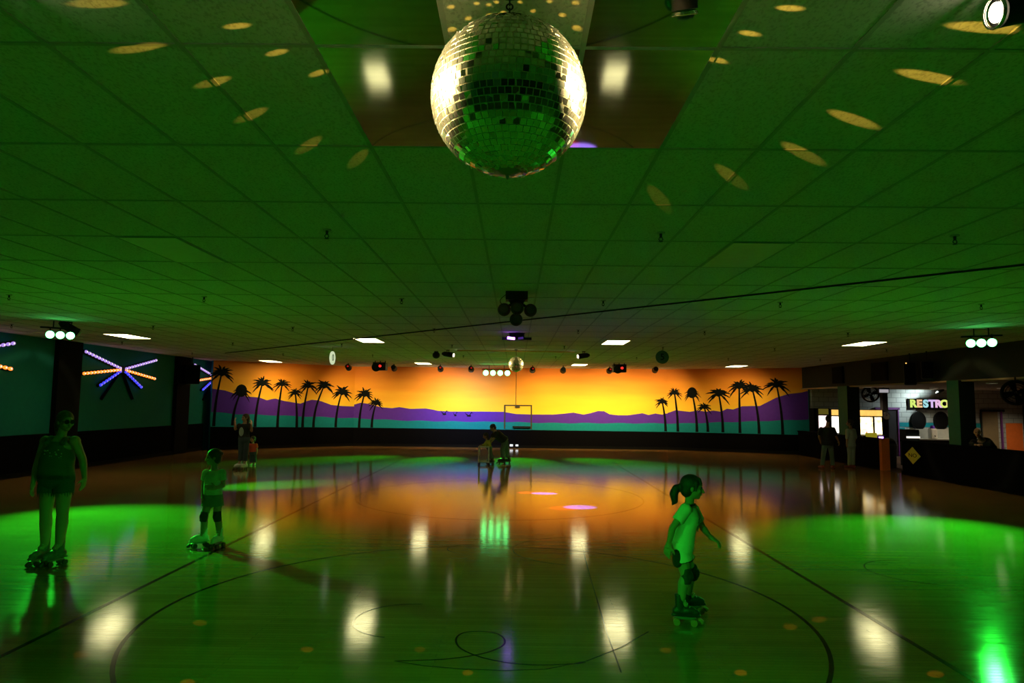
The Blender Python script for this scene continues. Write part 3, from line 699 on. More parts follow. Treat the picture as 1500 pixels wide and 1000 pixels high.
# laser projector with violet window
p = atY(757, 495, 15.6); LZ = p
o = thing('laser_projector', 'black winged laser projector with a violet lit window under the ceiling', 'laser projector', p)
b = B(); box(b, (0, .03, .03), (.34, .26, .14)); tube(b, (0, .03, .1), (0, .03, HC - p.z), .14, .2, 20); build('housing', b, M['black'], o, 40)
b = B(); box(b, (0, .05, -.01), (.68, .09, .06)); build('wing_bar', b, M['black'], o, 40)
b = B(); box(b, (-.13, -.102, -.015), (.17, .015, .055), Matrix.Rotation(.1, 3, 'Y')); build('window', b, M['purple_led'], o)
M['purple_dim'] = emit('dim_violet_window', (.3, .12, 1), .18)
b = B(); box(b, (.09, -.102, -.01), (.12, .015, .05), Matrix.Rotation(-.15, 3, 'Y')); build('window', b, M['purple_dim'], o)
for u, v, c, k, sx in ((776, 721.5, (1, .05, .03), 1.6, 1.5), (797, 722.5, (.05, .04, 1), 12, 1.5), (826, 744, (1, .06, .04), 1.6, 1.2), (849, 742.5, (.05, .05, 1), 16, 1.4)):
    t = onZ(u, v, 0); s = spot('laser_beam', LZ + Vector((0, -.14, -.02)), t, 1500 * k, c, 7, .5, .005); s.rotation_euler = Matrix.Rotation(0, 3, 'Z').to_euler(); 
    d_ = t - s.location; zax = -d_.normalized(); xax = Vector((1, .35 if v > 730 else -.05, 0)); xax = (xax - zax * xax.dot(zax)).normalized(); yax = zax.cross(xax)
    s.rotation_euler = Matrix((xax, yax, zax)).transposed().to_euler(); s.scale = (sx, 1, 1)
# metal strip added for a warm light streak, and conduit on the ceiling
M['warm_streak'] = mat('warm_streak_metal', (.75, .52, .22), .3, 1)
a, c = onZ(670, 513, HC - .03), onZ(842, 515.5, HC - .03); b = B(); tube(b, a, c, .022, n=10)
tag(build('ceiling_light_streak', b, M['warm_streak'], None, 40), 'thin warm strip added for a light streak above the small disco ball', 'light streak')
a, c = onZ(1560, 381, HC - .018), onZ(330, 517, HC - .018); b = B(); tube(b, a, c, .013, n=10)
tag(build('ceiling_conduit', b, M['black'], None, 40), 'thin dark conduit running diagonally across the ceiling', 'conduit')

# sprinkler heads
first = None
SX = [-11.0, -7.9, -4.85, -1.77, 1.36, 4.1, 7.2, 10.3]
for j, y in enumerate((6.28, 10.5, 14.75, 18.95, 23.1)):
    for i, x in enumerate(SX):
        u = x / y
        if abs(u) > .76: continue
        nm = 'sprinkler head, %s from the left in the %s ceiling row beyond the big disco ball' % (ORD[i if y > 14 else i - (2 if y < 7 else 1)], ORD[j])
        if first is None:
            first = thing('sprinkler_head', nm, 'sprinkler', (x, y, HC), 'sprinkler heads in the ceiling')
            b = B(); disc(b, (0, 0, -.006), (0, 0, 1), .04, .012); build('collar', b, M['tbar'], first, 40)
            b = B(); tube(b, (0, 0, -.05), (0, 0, -.01), .011, .014, 12); path_tube(b, [Vector((.013, 0, -.05)), Vector((.02, 0, -.066)), Vector((0, 0, -.085))], .004, 6); path_tube(b, [Vector((-.013, 0, -.05)), Vector((-.02, 0, -.066)), Vector((0, 0, -.085))], .004, 6); build('sprinkler_body', b, M['black'], first, 40)
            b = B(); disc(b, (0, 0, -.087), (0, 0, 1), .02, .004, 16); build('deflector', b, M['black'], first, 40)
        else: dup(first, (x, y, HC), nm)

# hanging number discs
M['disc_green'] = mat('green_sign_disc', (.03, .14, .10), .5); M['disc_white'] = emit('lit_number_disc', (.85, 1, .6), .75)
for u, v, rz, s, mm, tm, lab in ((970, 523, 2, '5', 'disc_green', 'palm', 'round dark green number 5 sign hanging from the ceiling right of the small disco ball'), (487, 524, 83, '0', 'disc_white', 'disc_green', 'pale lit number 0 disc hung nearly edge-on from the ceiling, left half')):
    p = atY(u, v, 20.0); o = thing('number_sign', lab, 'sign', p, 'number signs hanging from the ceiling'); o.rotation_euler = (0, 0, R(rz))
    b = B(); disc(b, (0, 0, 0), (0, 1, 0), .195, .03, 40); build('sign_disc', b, M[mm], o, 40)
    text('numeral', s, .27, M[tm], (0, -.018, 0), (PI / 2, 0, 0), o)
    b = B(); tube(b, (0, 0, .19), (0, 0, HC - p.z), .006, n=8); build('hanger', b, M['black'], o, 40)

# LED starbursts on the left wall
ARMS = [((-2.0, .44), 'lilac_led'), ((2.02, .43), 'lilac_led'), ((-2.03, -.22), 'orange_led'), ((2.0, -.23), 'orange_led'), ((-1.19, -.55), 'blue_led'), ((1.17, -.56), 'blue_led'), ((-.95, -.94), None), ((.72, -.93), None)]
star = None
for y, lab in ((21.69, 'starburst of violet, orange and blue LED arms on the teal wall, whole and centre-most'), (14.92, 'starburst of LED arms cut off by the left edge of the view'), (28.46, 'LED starburst at the far end of the teal wall, half hidden by the mural')):
    if star: dup(star, (LX, y, 2.94), lab); continue
    star = thing('led_starburst', lab, 'wall light', (LX, y, 2.94), 'LED starbursts on the left wall')
    b = B(); disc(b, (.05, 0, 0), (1, 0, 0), .11, .1, 24); build('hub', b, M['black'], star, 40)
    for (ey, ez), mm in ARMS:
        e = Vector((.06, ey, ez)); s = e.normalized() * .1; s.x = .06
        b = B(); dd = (e - s).normalized(); tube(b, Vector((.035, s.y, s.z)), Vector((.035, ey, ez)) , .055, n=4); arm = build('arm', b, M['matte_black'], star)
        if mm:
            n = max(8, int((e - s).length / .16)); b = B()
            ax = (e - s).normalized(); ay = Vector((1, 0, 0)).cross(ax); secs = []; ln = (e - s).length
            for k in range(n):
                q = s.lerp(e, (k + .5) / n) + Vector((.04, 0, 0)); h = ln / n / 2
                for t, rr in ((-.98, .014), (-.6, .033), (-.25, .045), (.25, .045), (.6, .033)): secs.append((q + ax * h * t, Vector((1, 0, 0)) * rr * .8, ay * rr))
            loft(b, secs, 12)
            build('led_bulbs', b, M[mm], arm, 'all')
            b = B()
            for k in range(n):
                q = s.lerp(e, (k + .5) / n); ell(b, q + Vector((.085, -.02, 0)), (.012, .024, .024), seg=8)
            build('led_bulb_cores', b, M['led_core'] if mm != 'blue_led' else M['lilac_led'], arm, 'all')
# speaker box in the far left corner, speakers and panels on the bulkhead
def speaker(label, p, s, rz=0, tilt=0, led=False, stem=True):
    o = thing('loudspeaker', label, 'loudspeaker', p); o.rotation_euler = (tilt, 0, rz)
    b = B(); box(b, (0, 0, 0), s); bmesh.ops.bevel(b, geom=b.edges[:], offset=.02, segments=2, affect='EDGES'); build('cabinet', b, M['black'], o)
    b = B(); box(b, (0, -s[1] / 2 - .006, 0), (s[0] * .88, .012, s[2] * .9)); build('grille', b, M['matte_black'], o)
    if stem: b = B(); tube(b, (0, .05, s[2] / 2), (0, .05, HC - p[2] if tilt == 0 else s[2] / 2 + .1), .02, n=8); build('bracket', b, M['black'], o, 40)
    if led: b = B(); ell(b, (-s[0] * .3, -s[1] / 2 - .015, s[2] * .44), (.02, .01, .02), seg=8); build('indicator', b, M['marquee'], o, 'all')
    return o
speaker('dark loudspeaker hung in the far left corner beside the mural', (-12.15, 25.6, 2.95), (.5, .4, .72), .6)
speaker('black loudspeaker on the bulkhead left of the restroom sign pillar', (11.7, 20.3, 3.0), (.32, .36, .68), -.5, 0, True)
speaker('smaller dark loudspeaker on the bulkhead, beside the taller one', (11.7, 19.45, 3.06), (.3, .32, .5), -.5, 0)
for y, s, t in ((25.3, .8, 'nearer the mural'), (22.4, .95, 'nearer the loudspeakers')):
    o = thing('bulkhead_panel', 'square black panel set on the dark bulkhead, ' + t, 'panel', (11.912, y, 3.16)); 
    b = B(); box(b, (0, 0, 0), (.06, s, .6)); build('panel_face', b, M['matte_black'], o); b = B(); box(b, (-.035, 0, 0), (.012, s * .86, .5)); build('grille', b, M['matte_black'], o)
# drum fans in the side area
def fan(label, p, r, ax):
    o = thing('drum_fan', label, 'fan', p); a = Vector(ax).normalized()
    b = B(); torus(b, (0, 0, 0), a, r, r * .14, 32, 10); build('drum', b, M['matte_black'], o, 'all')
    b = B()
    for k in (.25, .5, .75): torus(b, a * .03, a, r * k, .008, 24, 6)
    m = frame_of(a)
    for k in range(8): path_tube(b, [a * .03, a * .03 + (m.col[0] * math.cos(k * PI / 4) + m.col[1] * math.sin(k * PI / 4)) * r * .95], .006, 6)
    build('grille', b, M['matte_black'], o, 'all')
    b = B()
    for k in range(4):
        an = k * PI / 2 + .3; e = m.col[0] * math.cos(an) + m.col[1] * math.sin(an); f = m.col[0] * -math.sin(an) + m.col[1] * math.cos(an)
        loft(b, [(e * r * t, f * r * (.12 + .2 * t) + a * .03 * t, a * .008) for t in (.1, .5, .85)], 10)
    build('blades', b, M['matte_black'], o, 40)
    b = B(); tube(b, (0, 0, r), (0, 0, 2.74 - p[2]), .02, n=8); build('hanger', b, M['black'], o, 40)
p = atY(1275, 577, 26.3); fan('dark round fan hanging above the orange-lit arcade cabinet', (p.x, p.y, p.z), .28, (-.5, -1, -.2))
p = atY(1488, 575, 16.2); fan('large dark round fan hanging at the right edge over the orange wall', (p.x, p.y, p.z), .27, (-.7, -1, -.3))
# downlights of the low ceiling
for i, (u, v, t) in enumerate(((1270, 566.5, 'over the arcade cabinets'), (1368, 567.5, 'just above the restroom sign'), (1453, 560.5, 'over the tan door, nearer one'), (1467, 568, 'over the tan door, farther one'))):
    p = onZ(u, v, 2.74); o = thing('downlight', 'small glowing round downlight in the low ceiling ' + t, 'ceiling light', (p.x, min(p.y, 28.1), 2.74), 'downlights in the low ceiling')
    b = B(); disc(b, (0, 0, -.012), (0, 0, 1), .12, .012, 24); build('lens', b, M['down'], o, 40); b = B(); torus(b, (0, 0, -.01), (0, 0, 1), .13, .018, 24, 6); build('trim_ring', b, M['white_plastic'], o, 'all')
# restroom sign
p0, p1 = atY(1331, 583.5, 28.45), atY(1331, 599, 28.45); lw = (atY(1386, 590, 28.45).x - p0.x) / 5.95
o = thing('restroom_sign', 'black sign with pastel block letters on the white block wall', 'sign', (p0.x, 28.47, (p0.z + p1.z) / 2))
b = B(); box(b, (lw * 4.5 + .02, 0, 0), (lw * 9 + .12, .05, p0.z - p1.z)); build('sign_board', b, M['matte_black'], o)
for k, ch in enumerate('RESTROOMS'):
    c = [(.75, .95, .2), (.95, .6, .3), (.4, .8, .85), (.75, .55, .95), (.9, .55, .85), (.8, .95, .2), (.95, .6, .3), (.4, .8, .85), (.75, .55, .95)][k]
    key = 'letter_%d' % k; M[key] = emit('letter_glow', c, .95)  # letters glow by themselves; their brightness is put into the colour
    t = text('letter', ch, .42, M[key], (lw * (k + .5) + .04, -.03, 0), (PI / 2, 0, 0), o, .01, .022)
    t.scale = (1.05, 1, 1)
# wash lamp over the sign
p = atY(1372, 573, 27.7); pinspot((p.x, p.y, 2.6), (16.4, 28.5, 2.1), 'small dark spotlight at the low ceiling above the restroom sign', 1.2, lens='black')
# lit exit-style sign box
M['exit_face'] = emit('lit_sign_face', (.9, .85, .9), .42)
p = atY(1294, 572.5, 25.6)
o = thing('hanging_sign', 'small white lit sign box hanging from the low ceiling left of the restroom sign', 'sign', p)
b = B(); box(b, (0, 0, .02), (.40, .07, .2)); build('housing', b, M['black'], o); b = B(); box(b, (0, -.04, -.0), (.34, .01, .12)); build('sign_face', b, M['exit_face'], o)
b = B(); tube(b, (0, 0, .1), (0, 0, 2.74 - p.z), .012, n=8); build('hanger', b, M['black'], o, 40)
# dark oval panels on the wall below the sign
for u, t in ((1345, 'left'), (1378, 'right')):
    p = atY(u, 616, 28.45); o = thing('oval_panel', 'black oval panel on the white block wall under the restroom sign, %s one' % t, 'wall panel', p, 'black ovals under the restroom sign')
    b = B(); loft(b, [((0, .03, 0), (.29, 0, 0), (0, 0, .37)), ((0, -.02, 0), (.29, 0, 0), (0, 0, .37)), ((0, -.04, 0), (.26, 0, 0), (0, 0, .34))], 40); build('panel_face', b, M['matte_black'], o, 40)
    b = B(); torus(b, (0, -.02, 0), (0, 1, 0), 1, .045, 48, 8); 
    for v in b.verts: v.co.x *= .29; v.co.z *= .37
    build('rim', b, M['black'], o, 'all')
# clock
p = atY(1298, 609, 26.6); o = thing('wall_clock', 'round white clock on the dark post beside the arcade cabinet', 'clock', p)
b = B(); disc(b, (0, 0, 0), (0, 1, 0), .135, .04, 32); build('clock_face', b, M['white_plastic'], o, 40); b = B(); torus(b, (0, -.02, 0), (0, 1, 0), .135, .014, 32, 8); build('rim', b, M['steel'], o, 'all')
b = B(); box(b, (.02, -.026, .025), (.012, .006, .08), Matrix.Rotation(.6, 3, 'Y')); build('hand', b, M['black'], o); b = B(); box(b, (.0, -.026, .05), (.008, .006, .1)); build('hand', b, M['black'], o)
b = B(); bx(b, (p.x - .1, p.y + .02, 0), (p.x + .1, p.y + .22, 2.74)); struct('trim_9', b, M['doorway'])
# counter with dispenser under the ovals
q0, q1 = atY(1341, 630, 27.5), atY(1400, 642, 27.5)
o = thing('counter', 'grey snack counter below the black oval panels', 'counter', ((q0.x + q1.x) / 2, 27.6, 0)); w = q1.x - q0.x
M['grey_lam'] = mat('grey_laminate', (.32, .33, .31), .35)
b = B(); box(b, (0, 0, .36), (w, .6, .72)); build('base', b, M['bulk'], o); b = B(); box(b, (0, -.02, .75), (w + .06, .68, .05)); bmesh.ops.bevel(b, geom=b.edges[:], offset=.01, segments=2, affect='EDGES'); build('countertop', b, M['grey_lam'], o)
b = B(); box(b, (0, .26, .95), (w, .06, .38)); build('backsplash', b, M['grey_lam'], o)
p = atY(1366, 630, 27.5); o = thing('drink_dispenser', 'white and violet dispenser standing on the grey counter between the ovals', 'dispenser', (p.x, 27.5, .775))
b = B(); box(b, (0, 0, .2), (.26, .26, .4)); bmesh.ops.bevel(b, geom=b.edges[:], offset=.03, segments=2, affect='EDGES'); build('tank', b, M['white_plastic'], o); b = B(); tube(b, (0, 0, .4), (0, 0, .52), .09, .06, 20); build('lid', b, M['purple'], o, 40); b = B(); tube(b, (0, -.13, .12), (0, -.18, .1), .02, n=10); build('tap', b, M['black'], o, 40)
p = atY(1332, 634, 24.0); o = thing('ticket_kiosk', 'dark box kiosk with a painted white highlight behind the half wall corner', 'kiosk', (p.x, 24.0, 0))
b = B(); box(b, (0, 0, .62), (.46, .4, 1.24)); build('cabinet', b, M['bulk'], o); b = B(); box(b, (0, -.22, .98), (.44, .05, .06)); M['strip'] = emit('white_highlight', (1, .93, .82), 1.4); build('highlight_strip', b, M['strip'], o)  # glowing strip stands in for the white highlight along the edge
# trash bin
p = atY(1302, 672, 23.2); o = thing('trash_bin', 'grey round trash bin with a domed swing lid beside the orange post', 'trash bin', (p.x + .02, 23.2, 0))
M['bin'] = mat('grey_green_bin_plastic', (.05, .065, .05), .5)
b = B(); tube(b, (0, 0, 0), (0, 0, .72), .2, .235, 28); build('bin_body', b, M['bin'], o, 40); b = B(); ell(b, (0, 0, .72), (.25, .25, .26), seg=28); bmesh.ops.bisect_plane(b, geom=b.verts[:] + b.edges[:] + b.faces[:], plane_co=(0, 0, .72), plane_no=(0, 0, -1), clear_outer=True); bmesh.ops.holes_fill(b, edges=b.edges[:]); build('dome_lid', b, M['bin'], o, 'all'); b = B(); box(b, (0, -.21, .84), (.2, .03, .1), Matrix.Rotation(-.5, 3, 'X')); build('flap', b, M['black'], o)
# arcade cabinets
def arcade(label, x0, x1, yf, ztop, mar, scr, name='arcade_cabinet'):
    w = x1 - x0; o = thing(name, label, 'arcade game', ((x0 + x1) / 2, yf, 0), 'lit game cabinets')
    b = B(); box(b, (0, .4, ztop / 2), (w, .7, ztop)); box(b, (-w / 2 + .02, .1, ztop / 2), (.04, .3, ztop)); box(b, (w / 2 - .02, .1, ztop / 2), (.04, .3, ztop)); box(b, (0, .0, .42), (w, .3, .84)); build('cabinet', b, M['matte_black'], o)
    b = B(); box(b, (0, .0, ztop - .13), (w - .08, .1, .22)); build('marquee', b, mar, o)
    b = B(); box(b, (0, .03, ztop - .66), (w - .08, .05, .74), Matrix.Rotation(-.03, 3, 'X')); build('screen', b, scr, o)
    b = B(); box(b, (0, -.03, .9), (w - .04, .28, .1), Matrix.Rotation(.25, 3, 'X')); cp = build('control_panel', b, M['black'], o)
    b = B(); tube(b, (-w * .2, -.05, .94), (-w * .2, -.06, 1.03), .01, n=8); ell(b, (-w * .2, -.06, 1.04), (.025, .025, .025), seg=12); build('joystick', b, M['red_led'], cp, 40)
    return o
M['mar_dim'] = emit('dim_marquee', (.5, .4, .05), .25, .5, 6); M['scr_pink'] = emit('pink_white_screen', (1, .8, .78), 1.8, .45, 5); M['scr_white'] = emit('white_screen', (1, .93, .8), 2.6, .25, 5)
xx = lambda u, y: atY(u, 610, y).x
arcade('arcade cabinet with pink-white screen by the mural end, half behind the man in black', xx(1196, 27.75), xx(1213.5, 27.75), 27.7, 1.93, M['mar_dim'], M['scr_pink'])
arcade('arcade cabinet with white screen and orange marquee, left of the teal pillar', xx(1215, 27.75), xx(1231, 27.75), 27.7, 1.90, M['marquee'], M['scr_white'])
o = arcade('wide claw machine with glowing yellow window and orange marquee, right of the teal pillar', xx(1257, 26.5), xx(1293, 26.5), 26.5, 1.9, M['marquee'], M['game'], 'claw_machine')
b = B(); w = xx(1293, 26.5) - xx(1257, 26.5); box(b, (w * .12, .02, 1.25), (.05, .12, .75)); build('mullion', b, M['matte_black'], o)
b = B(); box(b, (-.08, -.16, .93), (.42, .06, .18)); M['yellow_panel'] = emit('yellow_lit_panel', (.5, .42, .02), .5); build('prize_door', b, M['yellow_panel'], o)
b = B(); box(b, (w * .3, -.18, .84), (.15, .04, .08)); build('coin_slot', b, M['purple_led'], o)
# yellow diamond sign on the half wall end
p = atX(1337, 667, RX - .01)
M['yellow_sign'] = mat('yellow_sign', (.62, .50, .02), .5)
o = thing('diamond_sign', 'small yellow diamond sign on the end of the black half wall', 'sign', (RX - .006, p.y, p.z))
b = B(); box(b, (-.004, 0, 0), (.008, .35, .35), Matrix.Rotation(PI / 4, 3, 'X')); bmesh.ops.scale(b, vec=(1, 1.6, 1), verts=b.verts); build('sign_plate', b, M['yellow_sign'], o)
t = text('lettering', 'NO', .15, M['palm'], (-.010, 0, 0), (PI / 2, 0, -PI / 2), o, .002); t.scale = (1.8, 1, 1)
# light leaking under the exit door
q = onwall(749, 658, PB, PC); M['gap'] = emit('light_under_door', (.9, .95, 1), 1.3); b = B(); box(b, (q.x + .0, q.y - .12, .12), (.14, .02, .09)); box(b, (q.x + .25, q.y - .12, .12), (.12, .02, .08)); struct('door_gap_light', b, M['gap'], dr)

# ================================================================== PEOPLE
M['hair_dark'] = mat('dark_brown_hair', (.022, .014, .01), .5, bump=.5, bscale=140)
M['hair_blond'] = mat('dark_blond_hair', (.085, .052, .025), .5, bump=.5, bscale=140)
M['white_tee'] = mat('white_cotton', (.68, .68, .64), .85, bump=.15, bscale=200)
M['pale_tee'] = mat('pale_cotton', (.50, .50, .45), .85, bump=.15, bscale=200)
M['black_tee'] = mat('black_cotton', (.014, .014, .015), .9)
M['char_tank'] = mat('charcoal_tank_knit', (.075, .075, .07), .9, bump=.2, bscale=200)
M['denim'] = mat('dark_denim', (.035, .055, .07), .9, bump=.3, bscale=250)
M['denim_grey'] = mat('grey_green_denim', (.10, .14, .13), .9, bump=.3, bscale=250)
M['grey_skirt'] = mat('grey_jersey', (.16, .17, .15), .9)
M['red_tee'] = mat('red_cotton', (.55, .06, .02), .85)
M['yellow_tee'] = mat('yellow_cotton', (.42, .34, .05), .85)
M['mint'] = mat('pale_green_cotton', (.30, .40, .34), .9)
M['eye'] = mat('dark_eye', (.012, .01, .008), .2)
M['lip'] = mat('lip', (.30, .11, .09), .5)
M['white_skate'] = mat('white_skate_leather', (.62, .62, .56), .45)
M['black_skate'] = mat('black_skate_leather', (.016, .016, .018), .45)
M['patterned_skate'] = mat('grey_patterned_skate_leather', (.10, .10, .085), .5, var=.9, scale=30)
M['wheel'] = mat('dark_skate_wheel', (.06, .03, .025), .5)
M['orange_wheel'] = mat('orange_skate_wheel', (.45, .14, .06), .5)
M['pad'] = mat('black_knee_pad', (.012, .012, .012), .6)
M['sneaker'] = mat('white_sneaker', (.5, .5, .48), .6)
M['red_shoe'] = mat('dark_red_shoe', (.16, .02, .015), .6)
M['print'] = mat('glitter_print', (.45, .48, .42), .4)
M['print_dark'] = mat('dark_shirt_print', (.05, .06, .07), .8)
M['pvc'] = mat('white_pvc_pipe', (.55, .54, .48), .4)

def organic(name, bm, m, parent, vox=.008, smooth=3):
    """merge the overlapping shapes of a mesh into one continuous surface"""
    bmesh.ops.recalc_face_normals(bm, faces=bm.faces)
    me = bpy.data.meshes.new('t'); bm.to_mesh(me); bm.free()
    o = bpy.data.objects.new('t', me); COL.objects.link(o)
    r = o.modifiers.new('r', 'REMESH'); r.mode = 'VOXEL'; r.voxel_size = vox; r.use_smooth_shade = True
    if smooth: s = o.modifiers.new('s', 'SMOOTH'); s.factor = .5; s.iterations = smooth
    bpy.context.view_layer.update()
    me2 = bpy.data.meshes.new_from_object(o.evaluated_get(bpy.context.evaluated_depsgraph_get()))
    bpy.data.objects.remove(o); bpy.data.meshes.remove(me)
    me2.name = name
    o = bpy.data.objects.new(name, me2); COL.objects.link(o); me2.materials.clear(); me2.materials.append(m)
    for p in me2.polygons: p.use_smooth = True
    if parent is not None: o.parent = parent
    return o
def V3(x): return Vector(x)
def basis(f, up=(0, 0, 1)):
    f = Vector(f).normalized(); up = Vector(up); r = f.cross(up).normalized(); u = r.cross(f).normalized()
    return Matrix((r, f, u)).transposed()          # columns: right, forward, up
def hand(bm, w, d, pn, s, curl=.35, side=1):
    d = V3(d).normalized(); pn = V3(pn); pn = (pn - d * pn.dot(d)).normalized(); lat = d.cross(pn) * side
    rot = Matrix((lat, d, pn)).transposed()
    ell(bm, w + d * .045 * s, (.040 * s, .05 * s, .016 * s), rot, 16)
    tube(bm, w - d * .01 * s, w + d * .03 * s, .024 * s, .027 * s, 12, sx=1.2, side=lat)
    for i, (ln, c) in enumerate(((.068, 0), (.076, .05), (.071, .1), (.056, .18))):
        base = w + d * (.083 - .005 * abs(i - 1)) * s + lat * ((1.5 - i) * .0195 * s)
        a1 = curl * .6 + c; a2 = curl * 1.5 + c
        p1 = base + (d * math.cos(a1) + pn * math.sin(a1)) * ln * .5 * s; p2 = p1 + (d * math.cos(a2) + pn * math.sin(a2)) * ln * .5 * s
        tube(bm, base, p1, .0094 * s, .0088 * s, 10, True, True); tube(bm, p1, p2, .0088 * s, .0074 * s, 10, True, True)
    b0 = w + d * .025 * s + lat * .030 * s; t1 = b0 + (d * .6 + lat * .65 + pn * .35).normalized() * .036 * s; t2 = t1 + (d * .85 + lat * .25 + pn * .45).normalized() * .03 * s
    tube(bm, b0, t1, .0125 * s, .0105 * s, 10, True, True); tube(bm, t1, t2, .0105 * s, .0085 * s, 10, True, True)
def head(bm, c, rot, s):
    r, f, u = rot.col
    ell(bm, c + u * .018 * s - f * .008 * s, (.074 * s, .096 * s, .088 * s), rot, 24)
    ell(bm, c - u * .032 * s + f * .02 * s, (.060 * s, .070 * s, .078 * s), rot, 20)
    ell(bm, c - u * .088 * s + f * .056 * s, (.026 * s, .026 * s, .021 * s), rot, 14)
    tube(bm, c + f * .083 * s + u * .004 * s, c + f * .107 * s - u * .036 * s, .008 * s, .014 * s, 10, True, True)
    ell(bm, c + f * .082 * s - u * .062 * s, (.024 * s, .014 * s, .013 * s), rot, 12)
    for k in (-1, 1):
        ell(bm, c + r * k * .076 * s - f * .008 * s - u * .012 * s, (.010 * s, .019 * s, .031 * s), rot, 12)
        ell(bm, c + r * k * .042 * s + f * .062 * s - u * .028 * s, (.022 * s, .022 * s, .02 * s), rot, 12)
def skate(parent, ank, fw, boot, wheel, s=1.0, foot=.24, lift=0.0, name='roller_skate', bh=.075):
    """quad skate under an ankle; ground at z = lift"""
    f = Vector((fw[0], fw[1], 0)).normalized(); r = f.cross(Vector((0, 0, 1))); g = Vector((ank.x, ank.y, lift)); up = Vector((0, 0, 1))
    k = foot / .24
    b = B(); z0 = .085 * k ** .5
    tube(b, g + up * (z0 + .045 * k) - f * .045 * k, g + up * (z0 + .033 * k) + f * .15 * k, .046 * k, .036 * k, 16, True, True, sx=.95, side=r)
    ell(b, g + up * (z0 + .05 * k) + f * .07 * k, (.042 * k, .09 * k, .045 * k), Matrix((r, f, up)).transposed(), 16)
    tube(b, g + up * (z0 + .03 * k) - f * .012 * k, Vector((ank.x, ank.y, max(ank.z, .2 * k) + bh * k)) - f * .012 * k, .048 * k, .053 * k, 18, side=r, sx=.85)
    tube(b, g + up * (z0 + .004) - f * .085 * k, g + up * (z0 + .004) + f * .185 * k, .016 * k, .014 * k, 10, True, True, sx=2.2, side=r)
    o = organic(name, b, boot, parent, .0075 * k, 2)
    rot = Matrix((r, f, up)).transposed()
    b = B(); box(b, g + up * .066 * k ** .5 + f * .045 * k, (.05 * k, .19 * k, .022), rot)
    for q in (-.045, .125): tube(b, g + f * q * k + up * .032 - r * .04 * k, g + f * q * k + up * .032 + r * .04 * k, .01, n=10); box(b, g + f * q * k + up * .05, (.03 * k, .035 * k, .03), rot)
    build('sole_plate', b, M['steel'], o, 40)
    for q in (-.045, .125):
        for sd in (-1, 1):
            c = g + f * q * k + up * .0305 + r * sd * .048 * k
            b = B(); tube(b, c - r * .015, c + r * .015, .0305, n=20); build('wheel', b, wheel, o, 40)
    b = B(); tube(b, g + up * .05 + f * .185 * k, g + up * .03 + f * .205 * k, .02 * k, .024 * k, 14, True, True); build('toe_stop', b, wheel, o, 40)
    b = B()
    for i in range(4):
        p = g + up * (z0 + (.088 + .03 * i) * k) + f * (.085 - .022 * i) * k; path_tube(b, [p - r * .026 * k, p + f * .004 + up * .004, p + r * .026 * k], .004 * k, 6)
    build('laces', b, M['sneaker'] if boot is not M['white_skate'] else M['print'], o, 40)
    return o
def shoe(parent, ank, fw, m, foot=.25):
    f = Vector((fw[0], fw[1], 0)).normalized(); r = f.cross(Vector((0, 0, 1))); g = Vector((ank.x, ank.y, 0)); k = foot / .25; up = Vector((0, 0, 1))
    b = B(); tube(b, g + up * .045 * k - f * .05 * k, g + up * .036 * k + f * .14 * k, .042 * k, .034 * k, 14, True, True, sx=1.05, side=r); tube(b, g + up * .04 * k - f * .02 * k, g + up * .105 * k - f * .02 * k, .04 * k, .043 * k, 14)
    for v in b.verts: v.co.z = max(v.co.z, .004)
    return organic('shoe', b, m, parent, .008, 2)
def torso(bm, H, C, fwd, d_, inf=0, t0=-.17, t1=1.10, strap=False):
    up = (C - H); L = up.length; up = up / L; lat = V3(fwd).cross(up).normalized(); f = up.cross(lat).normalized()
    ws, wh, ww, dp, belly = d_['ws'], d_['wh'], d_['ww'], d_['d'], d_.get('belly', 0)
    T = [(-.17, wh * .55, dp * .70, 0), (-.08, wh * .86, dp * .95, -.004), (.04, wh, dp * 1.06, -.008), (.2, wh * .95, dp * 1.02 + belly * .5, belly * .5), (.38, ww, dp * .95 + belly, belly), (.55, ww * 1.02, dp * .98 + belly * .6, belly * .6),
         (.72, ws * .90, dp * 1.05, .006), (.86, ws * .93, dp * .98, .004), (.96, ws * .80, dp * .78, 0), (1.03, ws * .5, dp * .6, 0), (1.10, ws * .32, dp * .46, 0)]
    def at(t):
        for a, c in zip(T, T[1:]):
            if a[0] <= t <= c[0]:
                q = (t - a[0]) / (c[0] - a[0]); return [a[i] + (c[i] - a[i]) * q for i in range(4)]
        return list(T[0] if t < T[0][0] else T[-1])
    ts = sorted({t0, t1, *[x[0] for x in T if t0 < x[0] < t1]})
    secs = []
    for t in ts:
        _, w, dd, o = at(t); 
        if strap and t > .80: w *= .74
        secs.append((H + up * L * t + f * o, lat * (w + inf), f * (dd + inf)))
    loft(bm, secs, 28)
    return up, lat, f
